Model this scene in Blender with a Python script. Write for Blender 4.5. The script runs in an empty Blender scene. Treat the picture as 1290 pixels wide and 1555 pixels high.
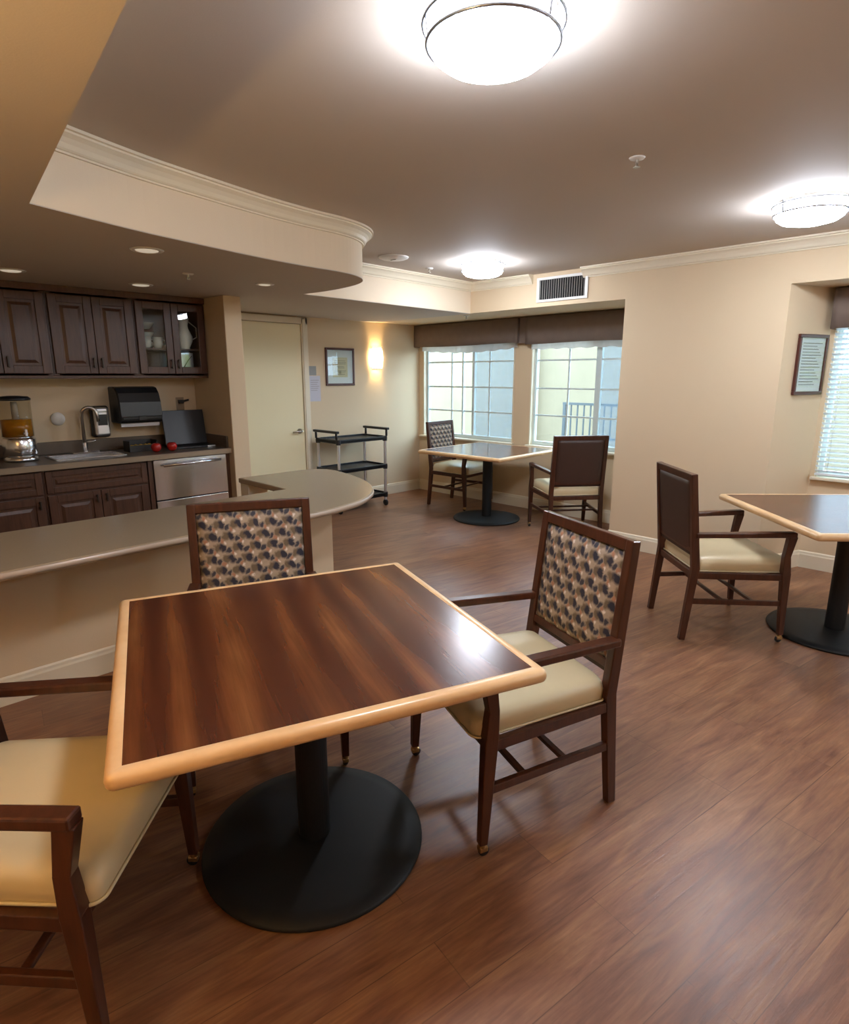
import bpy, bmesh, math, random
from mathutils import Vector, Matrix
from mathutils.geometry import tessellate_polygon
random.seed(4)
PI = math.pi
SC = bpy.context.scene
COL = SC.collection

# ------------------------------------------------------------------ camera
cd = bpy.data.cameras.new('camera')
cam = bpy.data.objects.new('camera', cd)
COL.objects.link(cam)
cam.location = (0, 0, 1.5)
cam.rotation_euler = (math.radians(90 - 12.859), 0, math.radians(44.631 - 90))
cd.sensor_fit = 'VERTICAL'
cd.sensor_height = 24.0
cd.lens = 24.0 * 909.0 / 1555.0
cd.clip_start = 0.02
cd.clip_end = 200
SC.camera = cam

# ------------------------------------------------------------------ world, sun, exposure
W = bpy.data.worlds.new('sky')
SC.world = W
W.use_nodes = True
wn = W.node_tree
bg = wn.nodes['Background']
bg.inputs[0].default_value = (0.62, 0.80, 1.0, 1)
bg.inputs[1].default_value = 11.5
sl = bpy.data.lights.new('sun', 'SUN')
sl.energy = 1.0
sl.angle = math.radians(2)
sl.color = (1, 0.93, 0.8)
sun = bpy.data.objects.new('sun', sl)
COL.objects.link(sun)
sun.rotation_euler = (math.radians(10), math.radians(-50), 0)
SC.view_settings.view_transform = 'Standard'
SC.view_settings.look = 'None'
SC.view_settings.gamma = 1
SC.view_settings.use_curve_mapping = False
SC.view_settings.exposure = 0.0
SC.cycles.max_bounces = 10
SC.cycles.diffuse_bounces = 6
SC.cycles.glossy_bounces = 4
SC.cycles.transparent_max_bounces = 12
SC.cycles.use_denoising = True
SC.cycles.sample_clamp_indirect = 12
SC.cycles.caustics_reflective = False
SC.cycles.caustics_refractive = False

LAMP_EMIT = 86.0
SCONCE_EMIT = 3.2


# ------------------------------------------------------------------ materials
def srgb(r, g, b):
    f = lambda c: (c / 255 / 12.92) if c / 255 <= 0.04045 else ((c / 255 + 0.055) / 1.055) ** 2.4
    return (f(r), f(g), f(b), 1)


def mat(name, col, rough=0.5, metal=0.0, spec=0.5, emit=None, es=0.0, noise=0.0, nscale=20, bump=0.0, bscale=200, coat=0.0):
    m = bpy.data.materials.new(name)
    m.use_nodes = True
    nt = m.node_tree
    p = nt.nodes['Principled BSDF']
    p.inputs['Base Color'].default_value = col
    p.inputs['Roughness'].default_value = rough
    p.inputs['Metallic'].default_value = metal
    p.inputs['Specular IOR Level'].default_value = spec
    p.inputs['Coat Weight'].default_value = coat
    p.inputs['Coat Roughness'].default_value = 0.1
    if emit:
        p.inputs['Emission Color'].default_value = emit
        p.inputs['Emission Strength'].default_value = es
    if noise or bump:
        tc = nt.nodes.new('ShaderNodeTexCoord')
    if noise:
        n = nt.nodes.new('ShaderNodeTexNoise')
        n.inputs['Scale'].default_value = nscale
        n.inputs['Detail'].default_value = 4
        nt.links.new(tc.outputs['Object'], n.inputs['Vector'])
        r = nt.nodes.new('ShaderNodeMapRange')
        r.inputs['To Min'].default_value = 1 - noise
        r.inputs['To Max'].default_value = 1 + noise
        nt.links.new(n.outputs['Fac'], r.inputs['Value'])
        h = nt.nodes.new('ShaderNodeHueSaturation')
        h.inputs['Color'].default_value = col
        nt.links.new(r.outputs[0], h.inputs['Value'])
        nt.links.new(h.outputs[0], p.inputs['Base Color'])
    if bump:
        n2 = nt.nodes.new('ShaderNodeTexNoise')
        n2.inputs['Scale'].default_value = bscale
        nt.links.new(tc.outputs['Object'], n2.inputs['Vector'])
        b = nt.nodes.new('ShaderNodeBump')
        b.inputs['Strength'].default_value = bump
        b.inputs['Distance'].default_value = 0.002
        nt.links.new(n2.outputs['Fac'], b.inputs['Height'])
        nt.links.new(b.outputs[0], p.inputs['Normal'])
    return m


class NT:
    """small helper to wire nodes"""
    def __init__(s, name):
        s.m = bpy.data.materials.new(name)
        s.m.use_nodes = True
        s.t = s.m.node_tree
        s.p = s.t.nodes['Principled BSDF']

    def n(s, typ, ins=None, **kw):
        nd = s.t.nodes.new('ShaderNode' + typ)
        for k, v in kw.items():
            setattr(nd, k, v)
        for k, v in (ins or {}).items():
            if isinstance(v, bpy.types.NodeSocket):
                s.t.links.new(v, nd.inputs[k])
            else:
                nd.inputs[k].default_value = v
        return nd

    def link(s, a, b):
        s.t.links.new(a, b)

    def ramp(s, fac, stops):
        nd = s.t.nodes.new('ShaderNodeValToRGB')
        cr = nd.color_ramp
        while len(cr.elements) < len(stops):
            cr.elements.new(0.5)
        for e, (pos, c) in zip(cr.elements, stops):
            e.position = pos
            e.color = c
        s.link(fac, nd.inputs[0])
        return nd

    def mix(s, fac, a, b, mode='MIX'):
        nd = s.t.nodes.new('ShaderNodeMix')
        nd.data_type = 'RGBA'
        nd.blend_type = mode
        for i, v in ((0, fac), (6, a), (7, b)):
            if isinstance(v, bpy.types.NodeSocket):
                s.link(v, nd.inputs[i])
            else:
                nd.inputs[i].default_value = v
        return nd.outputs[2]


def floor_material():
    k = NT('vinyl_plank_floor')
    tc = k.n('TexCoord')
    mp = k.n('Mapping', {'Vector': tc.outputs['Object'], 'Rotation': (0, 0, math.radians(10))})
    br = k.n('TexBrick', {'Vector': mp.outputs[0], 'Scale': 1.0, 'Mortar Size': 0.0016, 'Mortar Smooth': 0.4, 'Bias': 0.0,
                          'Brick Width': 1.25, 'Row Height': 0.152, 'Color1': (0.3, 0.3, 0.3, 1), 'Color2': (0.7, 0.7, 0.7, 1),
                          'Mortar': (0, 0, 0, 1)}, offset=0.37, offset_frequency=2)
    st = k.n('Mapping', {'Vector': mp.outputs[0], 'Scale': (1.6, 9.0, 1.0)})
    addv = k.n('VectorMath', {0: st.outputs[0], 1: br.outputs['Color']}, operation='ADD')
    n1 = k.n('TexNoise', {'Vector': addv.outputs[0], 'Scale': 1.6, 'Detail': 6.0, 'Roughness': 0.6, 'Distortion': 0.9})
    st2 = k.n('Mapping', {'Vector': mp.outputs[0], 'Scale': (4.0, 60.0, 1.0)})
    n2 = k.n('TexNoise', {'Vector': st2.outputs[0], 'Scale': 1.5, 'Detail': 5.0, 'Roughness': 0.6, 'Distortion': 0.4})
    c1 = k.ramp(n1.outputs['Fac'], [(0.25, (0.14, 0.058, 0.031, 1)), (0.45, (0.23, 0.103, 0.054, 1)), (0.6, (0.29, 0.143, 0.070, 1)), (0.8, (0.38, 0.205, 0.112, 1))])
    c2 = k.mix(0.55, c1.outputs[0], k.ramp(n2.outputs['Fac'], [(0.3, (0.55, 0.5, 0.5, 1)), (0.7, (1.25, 1.2, 1.15, 1))]).outputs[0], 'MULTIPLY')
    tone = k.ramp(br.outputs['Color'], [(0.0, (0.5, 0.5, 0.5, 1)), (0.28, (0.86, 0.86, 0.86, 1)), (0.75, (1.12, 1.1, 1.08, 1))])
    c3 = k.mix(0.8, c2, tone.outputs[0], 'MULTIPLY')
    k.link(c3, k.p.inputs['Base Color'])
    rr = k.n('MapRange', {'Value': n2.outputs['Fac'], 'To Min': 0.26, 'To Max': 0.46})
    k.link(rr.outputs[0], k.p.inputs['Roughness'])
    k.p.inputs['Specular IOR Level'].default_value = 0.55
    b = k.n('Bump', {'Height': n2.outputs['Fac'], 'Strength': 0.22, 'Distance': 0.003})
    k.link(b.outputs[0], k.p.inputs['Normal'])
    return k.m


def table_wood():
    k = NT('mahogany_laminate')
    tc = k.n('TexCoord')
    mp = k.n('Mapping', {'Vector': tc.outputs['Object'], 'Scale': (1.0, 0.22, 1.0)})
    n1 = k.n('TexWave', {'Vector': mp.outputs[0], 'Scale': 2.3, 'Distortion': 7.0, 'Detail': 1.0, 'Detail Scale': 1.0, 'Detail Roughness': 0.4}, wave_type='BANDS', bands_direction='X', wave_profile='SIN')
    mp3 = k.n('Mapping', {'Vector': tc.outputs['Object'], 'Scale': (5.0, 1.1, 1.0)})
    n3 = k.n('TexNoise', {'Vector': mp3.outputs[0], 'Scale': 1.6, 'Detail': 2.0})
    mm = k.n('MapRange', {'Value': n3.outputs['Fac'], 'From Min': 0.2, 'From Max': 0.8, 'To Min': 0.3, 'To Max': 1.15})
    n1 = k.n('Math', {0: n1.outputs['Fac'], 1: mm.outputs[0]}, operation='MULTIPLY')
    mp2 = k.n('Mapping', {'Vector': tc.outputs['Object'], 'Scale': (60.0, 2.5, 1.0)})
    n2 = k.n('TexNoise', {'Vector': mp2.outputs[0], 'Scale': 1.5, 'Detail': 4.0, 'Roughness': 0.6, 'Distortion': 0.3})
    c = k.ramp(n1.outputs[0], [(0.0, (0.066, 0.018, 0.008, 1)), (0.35, (0.092, 0.027, 0.010, 1)), (0.65, (0.135, 0.044, 0.015, 1)), (1.0, (0.20, 0.075, 0.023, 1))])
    c2 = k.mix(0.5, c.outputs[0], k.ramp(n2.outputs['Fac'], [(0.3, (0.6, 0.58, 0.55, 1)), (0.7, (1.2, 1.15, 1.1, 1))]).outputs[0], 'MULTIPLY')
    k.link(c2, k.p.inputs['Base Color'])
    k.p.inputs['Roughness'].default_value = 0.23
    k.p.inputs['Specular IOR Level'].default_value = 0.5
    return k.m


def grain(name, dark, light, rough=0.35, scale=(1, 1, 12), spec=0.5):
    k = NT(name)
    tc = k.n('TexCoord')
    mp = k.n('Mapping', {'Vector': tc.outputs['Object'], 'Scale': scale})
    n = k.n('TexNoise', {'Vector': mp.outputs[0], 'Scale': 6.0, 'Detail': 4.0, 'Roughness': 0.6})
    c = k.ramp(n.outputs['Fac'], [(0.3, dark), (0.7, light)])
    k.link(c.outputs[0], k.p.inputs['Base Color'])
    k.p.inputs['Roughness'].default_value = rough
    k.p.inputs['Specular IOR Level'].default_value = spec
    return k.m


def fabric():
    k = NT('patterned_upholstery')
    tc = k.n('TexCoord')
    sx = k.n('SeparateXYZ', {0: tc.outputs['Object']})
    nz = k.n('TexNoise', {'Vector': tc.outputs['Object'], 'Scale': 45.0, 'Detail': 2.0})
    wob = k.n('MapRange', {'Value': nz.outputs['Fac'], 'To Min': -0.22, 'To Max': 0.22})

    def axis(sock, period, off):
        a = k.n('Math', {0: sock, 1: 1.0 / period}, operation='MULTIPLY')
        b = k.n('Math', {0: a.outputs[0], 1: off}, operation='ADD')
        return b.outputs[0]

    def blobs(ox, oz, shear, th0, th1, per=(0.072, 0.098), stretch=1.0):
        u = axis(sx.outputs['X'], per[0], ox)
        w = axis(sx.outputs['Z'], per[1], oz)
        s_ = k.n('Math', {0: u, 1: w}, operation='ADD')
        d_ = k.n('Math', {0: u, 1: w}, operation='SUBTRACT')
        s2 = k.n('Math', {0: s_.outputs[0], 1: wob.outputs[0]}, operation='ADD')
        d2 = k.n('Math', {0: d_.outputs[0], 1: wob.outputs[0]}, operation='ADD')
        # local coordinates inside each cell of the diagonal lattice
        fa = k.n('Math', {0: k.n('Math', {0: s2.outputs[0]}, operation='FRACT').outputs[0], 1: 0.5}, operation='SUBTRACT')
        fb = k.n('Math', {0: k.n('Math', {0: d2.outputs[0]}, operation='FRACT').outputs[0], 1: 0.5}, operation='SUBTRACT')
        fa2 = k.n('Math', {0: fa.outputs[0], 1: stretch}, operation='MULTIPLY')
        l = k.n('CombineXYZ', {0: fa2.outputs[0], 1: fb.outputs[0], 2: 0.0})
        ln = k.n('VectorMath', {0: l.outputs[0]}, operation='LENGTH')
        mr = k.n('MapRange', {'Value': ln.outputs['Value'], 'From Min': th0, 'From Max': th1, 'To Min': 1.0, 'To Max': 0.0})
        return mr.outputs[0]
    base = k.mix(k.n('TexNoise', {'Vector': tc.outputs['Object'], 'Scale': 60.0}).outputs['Fac'], (0.30, 0.235, 0.165, 1), (0.44, 0.35, 0.265, 1))
    c = k.mix(blobs(0.0, 0.5, 0, 0.18, 0.36), base, (0.15, 0.11, 0.07, 1))
    c = k.mix(blobs(0.35, 0.22, 0, 0.08, 0.2), c, (0.36, 0.18, 0.11, 1))
    c = k.mix(blobs(-0.2, 0.0, 0, 0.16, 0.30, stretch=0.7), c, (0.035, 0.033, 0.045, 1))
    c = k.mix(blobs(0.14, 0.12, 0, 0.15, 0.30, stretch=1.5), c, (0.05, 0.048, 0.06, 1))
    c = k.mix(blobs(0.0, -0.2, 0, 0.04, 0.14), c, (0.68, 0.60, 0.52, 1))
    k.link(c, k.p.inputs['Base Color'])
    k.p.inputs['Roughness'].default_value = 0.85
    k.p.inputs['Specular IOR Level'].default_value = 0.2
    return k.m


def glass(name, tint=(1, 1, 1, 1), ior=1.45, rough=0.0):
    m = bpy.data.materials.new(name)
    m.use_nodes = True
    nt = m.node_tree
    nt.nodes.remove(nt.nodes['Principled BSDF'])
    out = nt.nodes['Material Output']
    t = nt.nodes.new('ShaderNodeBsdfTransparent')
    t.inputs[0].default_value = tint
    g = nt.nodes.new('ShaderNodeBsdfGlossy')
    g.inputs['Roughness'].default_value = rough
    f = nt.nodes.new('ShaderNodeFresnel')
    f.inputs[0].default_value = ior
    mx = nt.nodes.new('ShaderNodeMixShader')
    ge = nt.nodes.new('ShaderNodeNewGeometry')
    sb = nt.nodes.new('ShaderNodeMath')
    sb.operation = 'SUBTRACT'
    sb.use_clamp = True
    nt.links.new(f.outputs[0], sb.inputs[0])
    nt.links.new(ge.outputs['Backfacing'], sb.inputs[1])
    nt.links.new(sb.outputs[0], mx.inputs[0])
    nt.links.new(t.outputs[0], mx.inputs[1])
    nt.links.new(g.outputs[0], mx.inputs[2])
    nt.links.new(mx.outputs[0], out.inputs[0])
    return m


def translucent(name, col, opac):
    """thin cloth that lets some of the scene behind through"""
    m = bpy.data.materials.new(name)
    m.use_nodes = True
    nt = m.node_tree
    nt.nodes.remove(nt.nodes['Principled BSDF'])
    out = nt.nodes['Material Output']
    t = nt.nodes.new('ShaderNodeBsdfTransparent')
    d = nt.nodes.new('ShaderNodeBsdfDiffuse')
    d.inputs[0].default_value = col
    tr = nt.nodes.new('ShaderNodeBsdfTranslucent')
    tr.inputs[0].default_value = col
    a = nt.nodes.new('ShaderNodeMixShader')
    a.inputs[0].default_value = 0.5
    nt.links.new(d.outputs[0], a.inputs[1])
    nt.links.new(tr.outputs[0], a.inputs[2])
    mx = nt.nodes.new('ShaderNodeMixShader')
    mx.inputs[0].default_value = opac
    nt.links.new(t.outputs[0], mx.inputs[1])
    nt.links.new(a.outputs[0], mx.inputs[2])
    nt.links.new(mx.outputs[0], out.inputs[0])
    return m


M = dict(
    wall=mat('cream_wall_paint', (0.68, 0.54, 0.36, 1), 0.75, spec=0.25, bump=0.15, bscale=160),
    soffit=mat('cream_soffit_paint', (0.76, 0.64, 0.48, 1), 0.75, spec=0.2, bump=0.1, bscale=160),
    ceiling=mat('taupe_ceiling_tone', (0.57, 0.50, 0.435, 1), 0.75, spec=0.2, bump=0.12, bscale=200),
    trim=mat('ivory_trim_paint', (0.76, 0.68, 0.52, 1), 0.45, spec=0.4),
    door=mat('ivory_door_paint', (0.82, 0.73, 0.47, 1), 0.5, spec=0.35),
    floor=floor_material(),
    table=table_wood(),
    maple=grain('maple_edge', (0.68, 0.42, 0.20, 1), (0.82, 0.56, 0.30, 1), 0.28, (1, 1, 1)),
    chairwood=grain('dark_cherry_wood', (0.045, 0.014, 0.007, 1), (0.085, 0.027, 0.012, 1), 0.28, (8, 8, 1)),
    cabinet=grain('dark_cabinet_wood', (0.064, 0.026, 0.013, 1), (0.112, 0.048, 0.025, 1), 0.38, (9, 9, 1)),
    fabric=fabric(),
    backvinyl=mat('brown_vinyl', (0.048, 0.022, 0.015, 1), 0.45, noise=0.1),
    seat=mat('cream_vinyl', (0.66, 0.54, 0.325, 1), 0.38, spec=0.5, noise=0.05, nscale=8),
    welt=mat('cream_welt', (0.66, 0.57, 0.37, 1), 0.45),
    black=mat('black_powdercoat', (0.009, 0.010, 0.011, 1), 0.55, spec=0.35, noise=0.08, nscale=60, bump=0.1, bscale=500),
    blackplastic=mat('black_plastic', (0.014, 0.014, 0.016, 1), 0.35),
    brass=mat('brass', (0.6, 0.42, 0.2, 1), 0.3, 1.0),
    rubber=mat('dark_rubber', (0.02, 0.018, 0.016, 1), 0.5),
    steel=mat('stainless_steel', (0.80, 0.80, 0.82, 1), 0.2, 1.0, noise=0.03, nscale=60),
    nickel=mat('brushed_nickel', (0.5, 0.47, 0.42, 1), 0.3, 1.0),
    aluminium=mat('satin_aluminium', (0.75, 0.76, 0.8, 1), 0.3, 0.9),
    counter=mat('tan_solid_surface', (0.36, 0.28, 0.185, 1), 0.27, noise=0.06, nscale=120),
    counter_edge=mat('tan_solid_surface_edge', (0.50, 0.40, 0.31, 1), 0.25),
    kcounter=mat('brown_solid_surface', (0.115, 0.085, 0.06, 1), 0.3, noise=0.08, nscale=120),
    kedge=mat('brown_solid_surface_edge', (0.30, 0.225, 0.15, 1), 0.35),
    lamp=mat('lit_white_diffuser', (0.9, 0.9, 0.9, 1), 0.4, emit=(0.81, 0.88, 1.0, 1), es=LAMP_EMIT),
    sconce=mat('lit_warm_shade', (0.9, 0.85, 0.7, 1), 0.5, emit=(1.0, 0.84, 0.58, 1), es=SCONCE_EMIT),
    uplight_glow=mat('added_amber_glow', (0.9, 0.8, 0.6, 1), 0.5, emit=(1.0, 0.67, 0.29, 1), es=430.0),
    bronze=mat('dark_bronze', (0.05, 0.035, 0.025, 1), 0.4, 0.6),
    lamp_metal=mat('satin_lamp_metal', (0.45, 0.48, 0.55, 1), 0.3, 1.0),
    white=mat('white_plastic', (0.78, 0.76, 0.72, 1), 0.4),
    vent=mat('vent_grey', (0.42, 0.40, 0.36, 1), 0.5),
    dark=mat('dark_void', (0.01, 0.01, 0.01, 1), 0.8),
    valance=mat('taupe_valance_cloth', (0.20, 0.155, 0.13, 1), 0.85, spec=0.1, noise=0.12, nscale=12, bump=0.3, bscale=60),
    sheer=translucent('white_sheer', (0.8, 0.76, 0.70, 1), 0.86),
    screen=translucent('insect_mesh', (0.20, 0.26, 0.32, 1), 0.38),
    pane=glass('window_glass', (0.93, 0.97, 0.97, 1), 1.6),
    clear=glass('clear_plastic', (0.85, 0.82, 0.75, 1), 1.35, 0.05),
    vinylframe=mat('white_vinyl_frame', (0.62, 0.72, 0.72, 1), 0.4),
    blind=mat('white_blind_slat', (0.80, 0.84, 0.86, 1), 0.45),
    frame=mat('cherry_frame', (0.075, 0.018, 0.012, 1), 0.35),
    paper=mat('white_paper', (0.72, 0.70, 0.72, 1), 0.8),
    mat_board=mat('white_mat_board', (0.80, 0.78, 0.76, 1), 0.8),
    cert=mat('cream_certificate', (0.70, 0.60, 0.38, 1), 0.8, noise=0.06, nscale=40),
    ink=mat('grey_ink', (0.26, 0.24, 0.2, 1), 0.8),
    greynote=mat('grey_notice_paper', (0.30, 0.31, 0.30, 1), 0.8),
    lilac=mat('pale_notice_paper', (0.55, 0.54, 0.60, 1), 0.8),
    juice=mat('amber_juice', (0.45, 0.19, 0.01, 1), 0.15),
    china=mat('white_china', (0.75, 0.73, 0.68, 1), 0.2),
    red=mat('red_skin', (0.42, 0.02, 0.015, 1), 0.3),
    amber=mat('amber_contents', (0.35, 0.2, 0.03, 1), 0.4),
    stucco=mat('cream_stucco', (0.235, 0.20, 0.135, 1), 0.9, spec=0.1, noise=0.12, nscale=3, bump=0.6, bscale=30),
    concrete=mat('patio_concrete', (0.28, 0.27, 0.25, 1), 0.9, noise=0.1, nscale=3),
    hedge=mat('sunlit_hedge', (0.34, 0.38, 0.06, 1), 0.8, noise=0.5, nscale=6),
    lens=mat('faintly_lit_lens', (0.8, 0.75, 0.65, 1), 0.5, emit=(1, 0.86, 0.66, 1), es=0.4),
    iron=mat('blue_grey_iron', (0.055, 0.07, 0.075, 1), 0.5),
    leaf=mat('leaf_green', (0.06, 0.10, 0.06, 1), 0.6, noise=0.3, nscale=10),
    pot=mat('glazed_pot', (0.08, 0.12, 0.2, 1), 0.4),
)


# ------------------------------------------------------------------ mesh helpers
class MB:
    def __init__(s):
        s.bm = bmesh.new()

    def _faces(s, before):
        return [f for f in s.bm.faces if f not in before]

    def box(s, x0, x1, y0, y1, z0, z1, bev=0.0, seg=2):
        b = bmesh.new()
        v = [b.verts.new((x, y, z)) for x in (x0, x1) for y in (y0, y1) for z in (z0, z1)]
        for q in ((0, 1, 3, 2), (4, 6, 7, 5), (0, 4, 5, 1), (2, 3, 7, 6), (0, 2, 6, 4), (1, 5, 7, 3)):
            b.faces.new([v[i] for i in q])
        s._add(b, bev, seg)
        return s

    def _add(s, b, bev=0.0, seg=2, smooth=False):
        bmesh.ops.recalc_face_normals(b, faces=b.faces[:])
        if bev > 0:
            bmesh.ops.bevel(b, geom=b.edges[:], offset=bev, segments=seg, profile=0.5, affect='EDGES')
        for f in b.faces:
            f.smooth = smooth
        me = bpy.data.meshes.new('t')
        b.to_mesh(me)
        b.free()
        s.bm.from_mesh(me)
        bpy.data.meshes.remove(me)

    def beam(s, p0, p1, w, d, bev=0.0, w1=None, d1=None, side=None):
        """bar from p0 to p1; w along 'side' (default world X made square to the bar), d across"""
        p0, p1 = Vector(p0), Vector(p1)
        z = (p1 - p0).normalized()
        x = Vector(side) if side else Vector((1, 0, 0))
        x = (x - z * x.dot(z)).normalized()
        y = z.cross(x)
        w1 = w if w1 is None else w1
        d1 = d if d1 is None else d1
        b = bmesh.new()
        v = []
        for p, ww, dd in ((p0, w, d), (p1, w1, d1)):
            for a, c in ((-1, -1), (1, -1), (1, 1), (-1, 1)):
                v.append(b.verts.new(p + x * a * ww / 2 + y * c * dd / 2))
        for q in ((3, 2, 1, 0), (4, 5, 6, 7), (0, 1, 5, 4), (1, 2, 6, 5), (2, 3, 7, 6), (3, 0, 4, 7)):
            b.faces.new([v[i] for i in q])
        s._add(b, bev)
        return s

    def ringpath(s, rings, closed=False, caps=True, smooth=True):
        """skin a list of vertex rings"""
        b = bmesh.new()
        R = [[b.verts.new(p) for p in r] for r in rings]
        n = len(R[0])
        m = len(R)
        for i in range(m if closed else m - 1):
            a, c = R[i], R[(i + 1) % m]
            for j in range(n):
                b.faces.new((a[j], a[(j + 1) % n], c[(j + 1) % n], c[j]))
        if caps and not closed:
            b.faces.new(R[0][::-1])
            b.faces.new(R[-1])
        s._add(b, smooth=smooth)
        return s

    def lathe(s, prof, c=(0, 0, 0), seg=32, axis='Z', smooth=True):
        """prof: list of (r, h); ends with r=0 become poles"""
        b = bmesh.new()
        rings = []
        for r, h in prof:
            if r <= 1e-6:
                rings.append([b.verts.new((0, 0, h))])
            else:
                rings.append([b.verts.new((r * math.cos(2 * PI * i / seg), r * math.sin(2 * PI * i / seg), h)) for i in range(seg)])
        for a, d in zip(rings, rings[1:]):
            for j in range(seg):
                k = (j + 1) % seg
                if len(a) == 1 and len(d) == 1:
                    continue
                if len(a) == 1:
                    b.faces.new((a[0], d[k], d[j]))
                elif len(d) == 1:
                    b.faces.new((a[j], a[k], d[0]))
                else:
                    b.faces.new((a[j], a[k], d[k], d[j]))
        for r in (rings[0], rings[-1]):
            if len(r) > 2:
                b.faces.new(r)
        rot = {'Z': Matrix(), 'X': Matrix.Rotation(PI / 2, 4, 'Y'), 'Y': Matrix.Rotation(-PI / 2, 4, 'X')}[axis]
        bmesh.ops.transform(b, matrix=Matrix.Translation(c) @ rot, verts=b.verts[:])
        s._add(b, smooth=smooth)
        return s

    def cyl(s, c, r, h, seg=24, axis='Z', bev=0.0):
        if bev:
            return s.lathe([(0, 0), (r - bev, 0), (r, bev), (r, h - bev), (r - bev, h), (0, h)], c, seg, axis, smooth=True)
        return s.lathe([(0, 0), (r, 0), (r, h), (0, h)], c, seg, axis, smooth=False)

    def tube(s, pts, r, seg=10, closed=False, r2=None):
        pts = [Vector(p) for p in pts]
        n = len(pts)
        rings = []
        up = Vector((0, 0, 1))
        prev = None
        for i, p in enumerate(pts):
            if closed:
                t = (pts[(i + 1) % n] - pts[i - 1]).normalized()
            else:
                t = (pts[min(i + 1, n - 1)] - pts[max(i - 1, 0)]).normalized()
            if prev is None:
                a = up if abs(t.dot(up)) < 0.9 else Vector((1, 0, 0))
                x = (a - t * a.dot(t)).normalized()
            else:
                x = (prev - t * prev.dot(t)).normalized()
            prev = x
            y = t.cross(x)
            rr = r if r2 is None else r + (r2 - r) * i / (n - 1)
            rings.append([p + (x * math.cos(2 * PI * j / seg) + y * math.sin(2 * PI * j / seg)) * rr for j in range(seg)])
        return s.ringpath(rings, closed)

    def prism(s, pts, z0, z1, bev=0.0, seg=2, smooth=False):
        b = bmesh.new()
        lo = [b.verts.new((x, y, z0)) for x, y in pts]
        hi = [b.verts.new((x, y, z1)) for x, y in pts]
        n = len(pts)
        for i in range(n):
            j = (i + 1) % n
            b.faces.new((lo[i], lo[j], hi[j], hi[i]))
        if bev:
            b.faces.new(lo[::-1])
            b.faces.new(hi)
        else:
            for t in tessellate_polygon([[Vector((x, y, 0)) for x, y in pts]]):
                b.faces.new([lo[k] for k in t][::-1])
                b.faces.new([hi[k] for k in t])
        bmesh.ops.recalc_face_normals(b, faces=b.faces[:])
        if bev:
            es = [e for e in b.edges if abs(e.verts[0].co.z - e.verts[1].co.z) < 1e-6]
            bmesh.ops.bevel(b, geom=es, offset=bev, segments=seg, profile=0.5, affect='EDGES')
        s._add(b, smooth=smooth)
        return s

    def sweep(s, path, prof, closed=False, smooth=False):
        """sweep profile (offset to the LEFT of travel, z) along a 2-D path with mitred corners"""
        n = len(path)
        rings = []
        for i in range(n):
            p = Vector(path[i])
            if closed:
                a, c = Vector(path[i - 1]), Vector(path[(i + 1) % n])
            else:
                a, c = Vector(path[max(i - 1, 0)]), Vector(path[min(i + 1, n - 1)])
            d1 = (p - a).normalized() if (p - a).length > 1e-9 else (c - p).normalized()
            d2 = (c - p).normalized() if (c - p).length > 1e-9 else d1
            n1, n2 = Vector((-d1.y, d1.x)), Vector((-d2.y, d2.x))
            m = (n1 + n2).normalized()
            m = m / max(0.3, m.dot(n1))
            rings.append([(p.x + m.x * o, p.y + m.y * o, z) for o, z in prof])
        return s.ringpath(rings, closed, True, smooth)

    def build(s, name, material, parent=None, loc=None, rot=None, kind=None):
        me = bpy.data.meshes.new(name)
        s.bm.to_mesh(me)
        s.bm.free()
        if isinstance(material, (list, tuple)):
            for m_ in material:
                me.materials.append(m_)
        else:
            me.materials.append(material)
        o = bpy.data.objects.new(name, me)
        COL.objects.link(o)
        if parent:
            o.parent = parent
        if loc:
            o.location = loc
        if rot:
            o.rotation_euler = rot
        if kind:
            o['kind'] = kind
        return o


def tag(o, label, cat, group=None):
    o['label'] = label
    o['category'] = cat
    if group:
        o['group'] = group
    return o


def thing(name, label, cat, loc=(0, 0, 0), rz=0.0, group=None):
    o = bpy.data.objects.new(name, None)
    o.empty_display_size = 0.1
    COL.objects.link(o)
    o.location = loc
    o.rotation_euler = (0, 0, rz)
    return tag(o, label, cat, group)


CHILD = {}


def copy_tree(o, parent=None):
    c = o.copy()
    COL.objects.link(c)
    if parent:
        c.parent = parent
    for ch in [x for x in bpy.data.objects if x.parent == o]:
        copy_tree(ch, c)
    return c


def struct(name, mb, m, parent=None):
    return mb.build(name, m, parent, kind='structure')


def wall_x(mb, x0, x1, y0, y1, z0, z1, holes):
    """wall slab between planes x0,x1 with rectangular holes (ya,yb,za,zb)"""
    ys = sorted({y0, y1, *[h[0] for h in holes], *[h[1] for h in holes]})
    zs = sorted({z0, z1, *[h[2] for h in holes], *[h[3] for h in holes]})
    for a, b in zip(ys, ys[1:]):
        for c, d in zip(zs, zs[1:]):
            my, mz = (a + b) / 2, (c + d) / 2
            if any(h[0] < my < h[1] and h[2] < mz < h[3] for h in holes):
                continue
            mb.box(x0, x1, a, b, c, d)
    bmesh.ops.remove_doubles(mb.bm, verts=mb.bm.verts[:], dist=1e-5)
    return mb


# ------------------------------------------------------------------ the shell
ZS = 2.12     # underside of the dropped soffit
ZC = 2.41     # ceiling
XW = 5.655    # window wall of the deep alcove
XM = 4.915    # main right wall
YF = 5.68     # door wall
YK = 5.25     # kitchen back wall

struct('floor', MB().box(-1.2, 6.0, -3.4, 6.0, -0.1, 0.0), M['floor'])
struct('ceiling', MB().box(-1.2, 6.0, -3.4, 6.0, ZC, ZC + 0.1), M['ceiling'])


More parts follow.
